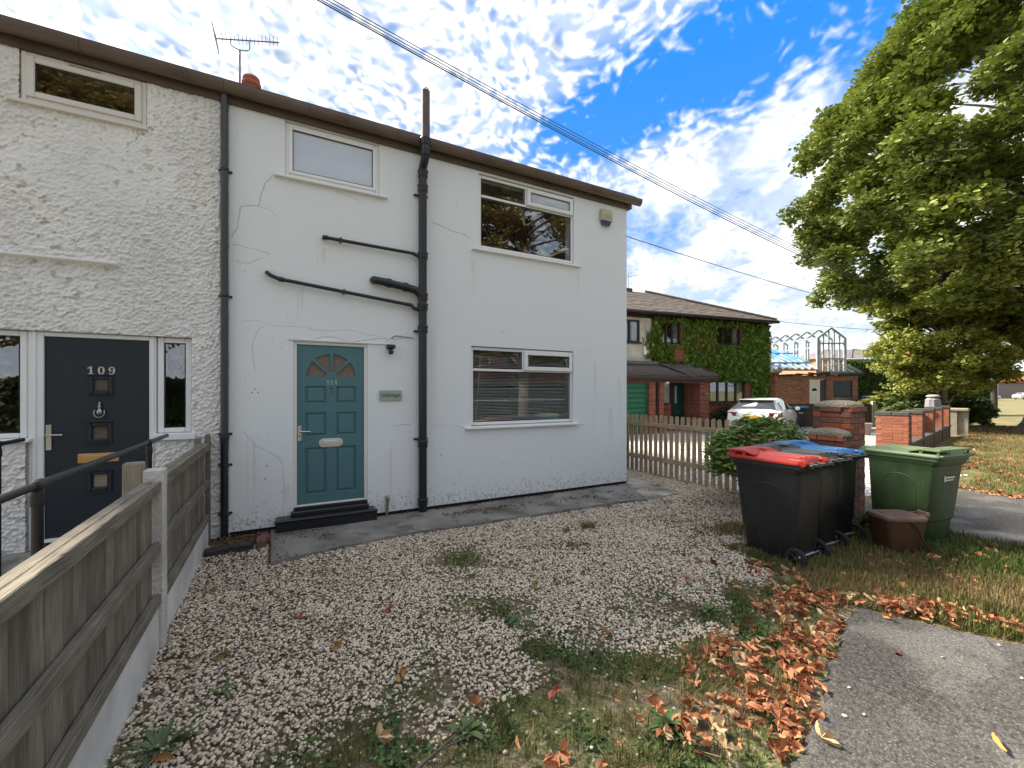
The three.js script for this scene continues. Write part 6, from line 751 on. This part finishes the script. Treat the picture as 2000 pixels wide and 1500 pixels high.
  drift([[1.65, 4.35], [2.1, 4.42], [2.4, 4.48]], 150, 0.1, 0.045); drift([[2.4, 4.2], [2.7, 4.3], [3.0, 4.22], [3.3, 4.15]], 190, 0.1, 0.045); drift([[2.2, 4.1], [2.5, 4.05], [2.9, 4.0]], 70, 0.09); drift([[3.2, 3.98], [3.5, 3.9], [3.75, 3.9], [4.0, 4.05]], 210, 0.09, 0.045); drift([[4.1, 4.25], [4.35, 4.4], [4.5, 4.7], [4.65, 5.1], [4.8, 5.6]], 460, 0.085, 0.05); drift([[2.0, 4.68], [2.4, 4.56], [2.8, 4.42], [3.3, 4.26], [3.75, 4.12]], 200, 0.05, 0.02); drift([[3.3, 3.55], [3.6, 3.7], [4.1, 3.85]], 60, 0.16); drift([[3.9, 3.3], [4.3, 3.6]], 45, 0.16); drift([[4.5, 4.0], [5.5, 4.2], [6.6, 4.4]], 110, 0.28); drift([[0.6, 4.1], [1.5, 4.3], [2.2, 4.5]], 40, 0.22); drift([[10.35, 2.55], [10.25, 3.6], [10.1, 4.4]], 320, 0.11, 0.05); drift([[5, 3.8], [6.6, 4.0]], 50, 0.3); drift([[8, 5.2], [6.9, 4.6], [6.6, 4.2]], 60, 0.1);
  for (let i = 0; i < 5200; i++) { const t = pow(r(), 1.4), x = 10.6 + 19 * t, z = rr(r, -5, 5); if (z < 2.75 - 0.21 * max(0, x - 12.6) - (x > 13 ? 1.0 : 0) || inSecond(x, z)) continue; if (r() < 0.35 + 1.2 * N(x, z, 0.4)) drop(x, z, -0.03, rr(r, 0.7, 1.3)); }
  const L0 = thing('leaf_litter', 'drifts of curled orange brown dead leaves along grass and driveway edges', 'dead leaves'); L0.userData.kind = 'stuff'; lists.forEach((l, i) => copies('leaves', kinds[i], lm, l, L0));
  // small brown debris on gravel and path
  const bits = []; for (let i = 0; i < 9500; i++) { const q = r(); let x, z; if (q < 0.22) { x = rr(r, -0.65, 0.5); z = 0.25 + pow(r(), 1.4) * 2.6; } else if (q < 0.56) { x = rr(r, 3.9, 7); z = rr(r, 0.4, 4.4); if (onDrive(x, z) > 0) continue; } else if (q < 0.66) { x = rr(r, 1.9, 4.8); z = 0.35 + 0.22 * abs(gauss(r)); } else if (q < 0.74) { x = rr(r, -0.5, 5.4); z = 0.04 + 0.07 * r(); } else { x = rr(r, -0.6, 6.4); z = rr(r, 1.0, 4); } if (r() < 0.4 + 1.3 * N(x, z, 2.2)) { const d = r(); bits.push([mat4(x, z < pathEdge(x) && x > -0.1 && x < 5.6 ? 0.012 : -0.03 + 0.015 * r(), z, gauss(r) * 0.4, r() * 6.28, gauss(r) * 0.4, rr(r, 0.14, 0.42)), c.setRGB(lerp(0.05, 0.3, d), lerp(0.03, 0.13, d), lerp(0.02, 0.07, d)).clone()]); } }
  for (let i = 0; i < 620; i++) bits.push([mat4(rr(r, -0.66, -0.14), -0.03 + 0.04 * r(), rr(r, 0.04, 0.42), gauss(r) * 0.5, r() * 6.28, gauss(r) * 0.5, rr(r, 0.25, 0.6)), c.setRGB(0.08 + 0.24 * r(), 0.06 + 0.13 * r(), 0.03 + 0.07 * r()).clone()]);
  tag(copies('leaf_crumbs', kinds[2], lm, bits), 'small brown leaf fragments scattered over gravel and concrete path', 'leaf crumbs', null, 'stuff');
  const twigs = []; for (let i = 0; i < 260; i++) { const x = rr(r, 0.5, 7), z = rr(r, 3.2, 4.6); if (onDrive(x, z) > 0) continue; twigs.push([mat4(x, -0.03, z, gauss(r) * 0.2, r() * 6.28, PI / 2 + gauss(r) * 0.2, 1, rr(r, 0.4, 1.4), 1), c.setRGB(0.2 + 0.2 * r(), 0.16 + 0.12 * r(), 0.1).clone()]); }
  tag(copies('twigs', rod([0, -0.07, 0], [0, 0.07, 0], 0.0025, 0.0015, 5), std([1, 1, 1], 0.9), twigs), 'thin dry stalks and twigs strewn in the grass', 'twigs', null, 'stuff');
  // single leaves that lie apart
  const leafThing = (x, z, kind, turn, s, col, label, group) => { const m = put('fallen_leaf', kinds[kind].clone().scale(s, s, s), phys(col, 0.75, { transmission: 0.1, thickness: 0 })); m.position.set(x, onDrive(x, z) > 0 ? -0.002 : -0.02, z); m.rotation.y = turn; tag(m, label, 'fallen leaf', group); };
  leafThing(2.26, 4.74, 1, 0.4, 1.1, [0.62, 0.47, 0.26], 'pale cream folded leaf alone on the near asphalt'); leafThing(2.91, 5.19, 2, 2.2, 1.05, [0.5, 0.25, 0.06], 'curled orange leaf alone at the bottom right corner of the asphalt'); leafThing(3.42, 4.6, 0, 1.2, 0.9, [0.25, 0.04, 0.025], 'dark red leaf alone in the middle of the asphalt'); leafThing(3.9, 4.4, 3, 2, 0.7, [0.6, 0.3, 0.12], 'small orange leaf on the asphalt just inside its rounded corner'); leafThing(0.41, 3.72, 1, 1, 1, [0.6, 0.4, 0.22], 'pale tan leaf at the bottom edge where gravel meets grass'); leafThing(-0.52, 3.36, 2, 0.9, 1.2, [0.5, 0.27, 0.11], 'tan leaf beside the weed rosette below the board fence');
  const g0 = 'single curled dry leaves lying apart on the pale gravel'; for (const [x, z, k] of [[0.3, 2.83, 3], [0.1, 2.32, 1], [-0.01, 3.07, 0], [0.75, 2.5, 3], [1.0, 3.2, 0], [0.62, 3.3, 1], [1.9, 2.7, 3], [2.3, 3.3, 0], [2.7, 2.55, 1], [3.2, 2.3, 2], [3.6, 3.0, 3], [2.0, 3.55, 1], [1.2, 2.1, 0], [2.4, 1.9, 3], [0.0, 1.9, 2], [-0.3, 2.6, 3], [1.6, 3.5, 2], [3.9, 2.5, 0], [0.9, 3.75, 3], [1.35, 3.85, 1], [4.3, 1.4, 2], [4.8, 2.8, 0]]) leafThing(x + 0.03 * gauss(r), z, k, r() * 6, rr(r, 0.55, 0.95), [rr(r, 0.3, 0.5), rr(r, 0.13, 0.24), 0.08], 'single curled brown dry leaf lying apart on the pale gravel', g0);
  // weeds
  const rosette = (x, z, n, len, wid, col, label, up = 0.6) => { const q = rng(floor(x * 100 + z * 10)), gs = []; for (let i = 0; i < n; i++) { const g = leafGeo(len * rr(q, 0.6, 1.1), wid * rr(q, 0.7, 1.2), rr(q, -1.2, -0.2), 0.3, 5, 0.25); g.rotateZ(rr(q, up * 0.5, up * 1.6)); g.rotateY(i * 2.4 + q()); gs.push(g); } const T = thing('weed', label, 'weed', [x, -0.045, z]); put('leaves', gs, phys(col, 0.6, { transmission: 0.25, thickness: 0 }), T); };
  rosette(-0.5, 3.29, 34, 0.17, 0.012, [0.11, 0.17, 0.06], 'strap leaved weed clump on gravel below the board fence'); rosette(1.49, 3.07, 22, 0.09, 0.016, [0.09, 0.16, 0.04], 'round green weed tuft in the middle of the gravel'); rosette(1.73, 4.3, 26, 0.14, 0.016, [0.08, 0.17, 0.04], 'broad leaved green weed beside the leaf drift at the bottom'); rosette(-0.3, 2.95, 14, 0.07, 0.012, [0.09, 0.17, 0.03], 'small green weed on gravel between fence and stray leaf'); rosette(0.82, 3.86, 20, 0.12, 0.014, [0.08, 0.14, 0.035], 'dock like weed at the bottom edge left of centre'); rosette(2.9, 3.65, 18, 0.1, 0.014, [0.1, 0.17, 0.04], 'green weed in front of the red lidded bin'); rosette(5.9, 0.3, 16, 0.12, 0.013, [0.2, 0.22, 0.06], 'yellowish weed at the path end below the picket fence'); rosette(3.05, 1.55, 14, 0.1, 0.014, [0.12, 0.18, 0.03], 'little weed on gravel near the path edge');
  rosette(-0.68, 2.02, 12, 0.1, 0.01, [0.12, 0.15, 0.03], 'weed growing against the concrete fence post');
  tag(put('broken_branch', [rod([0.42, -0.02, 4.02], [0.85, -0.015, 3.84], 0.009, 0.006, 7), rod([0.62, -0.015, 3.93], [0.8, 0.01, 3.95], 0.005, 0.003, 6)], barkM), 'thin broken branch lying in the foreground grass', 'branch');
}
renderer.render(scene, camera);
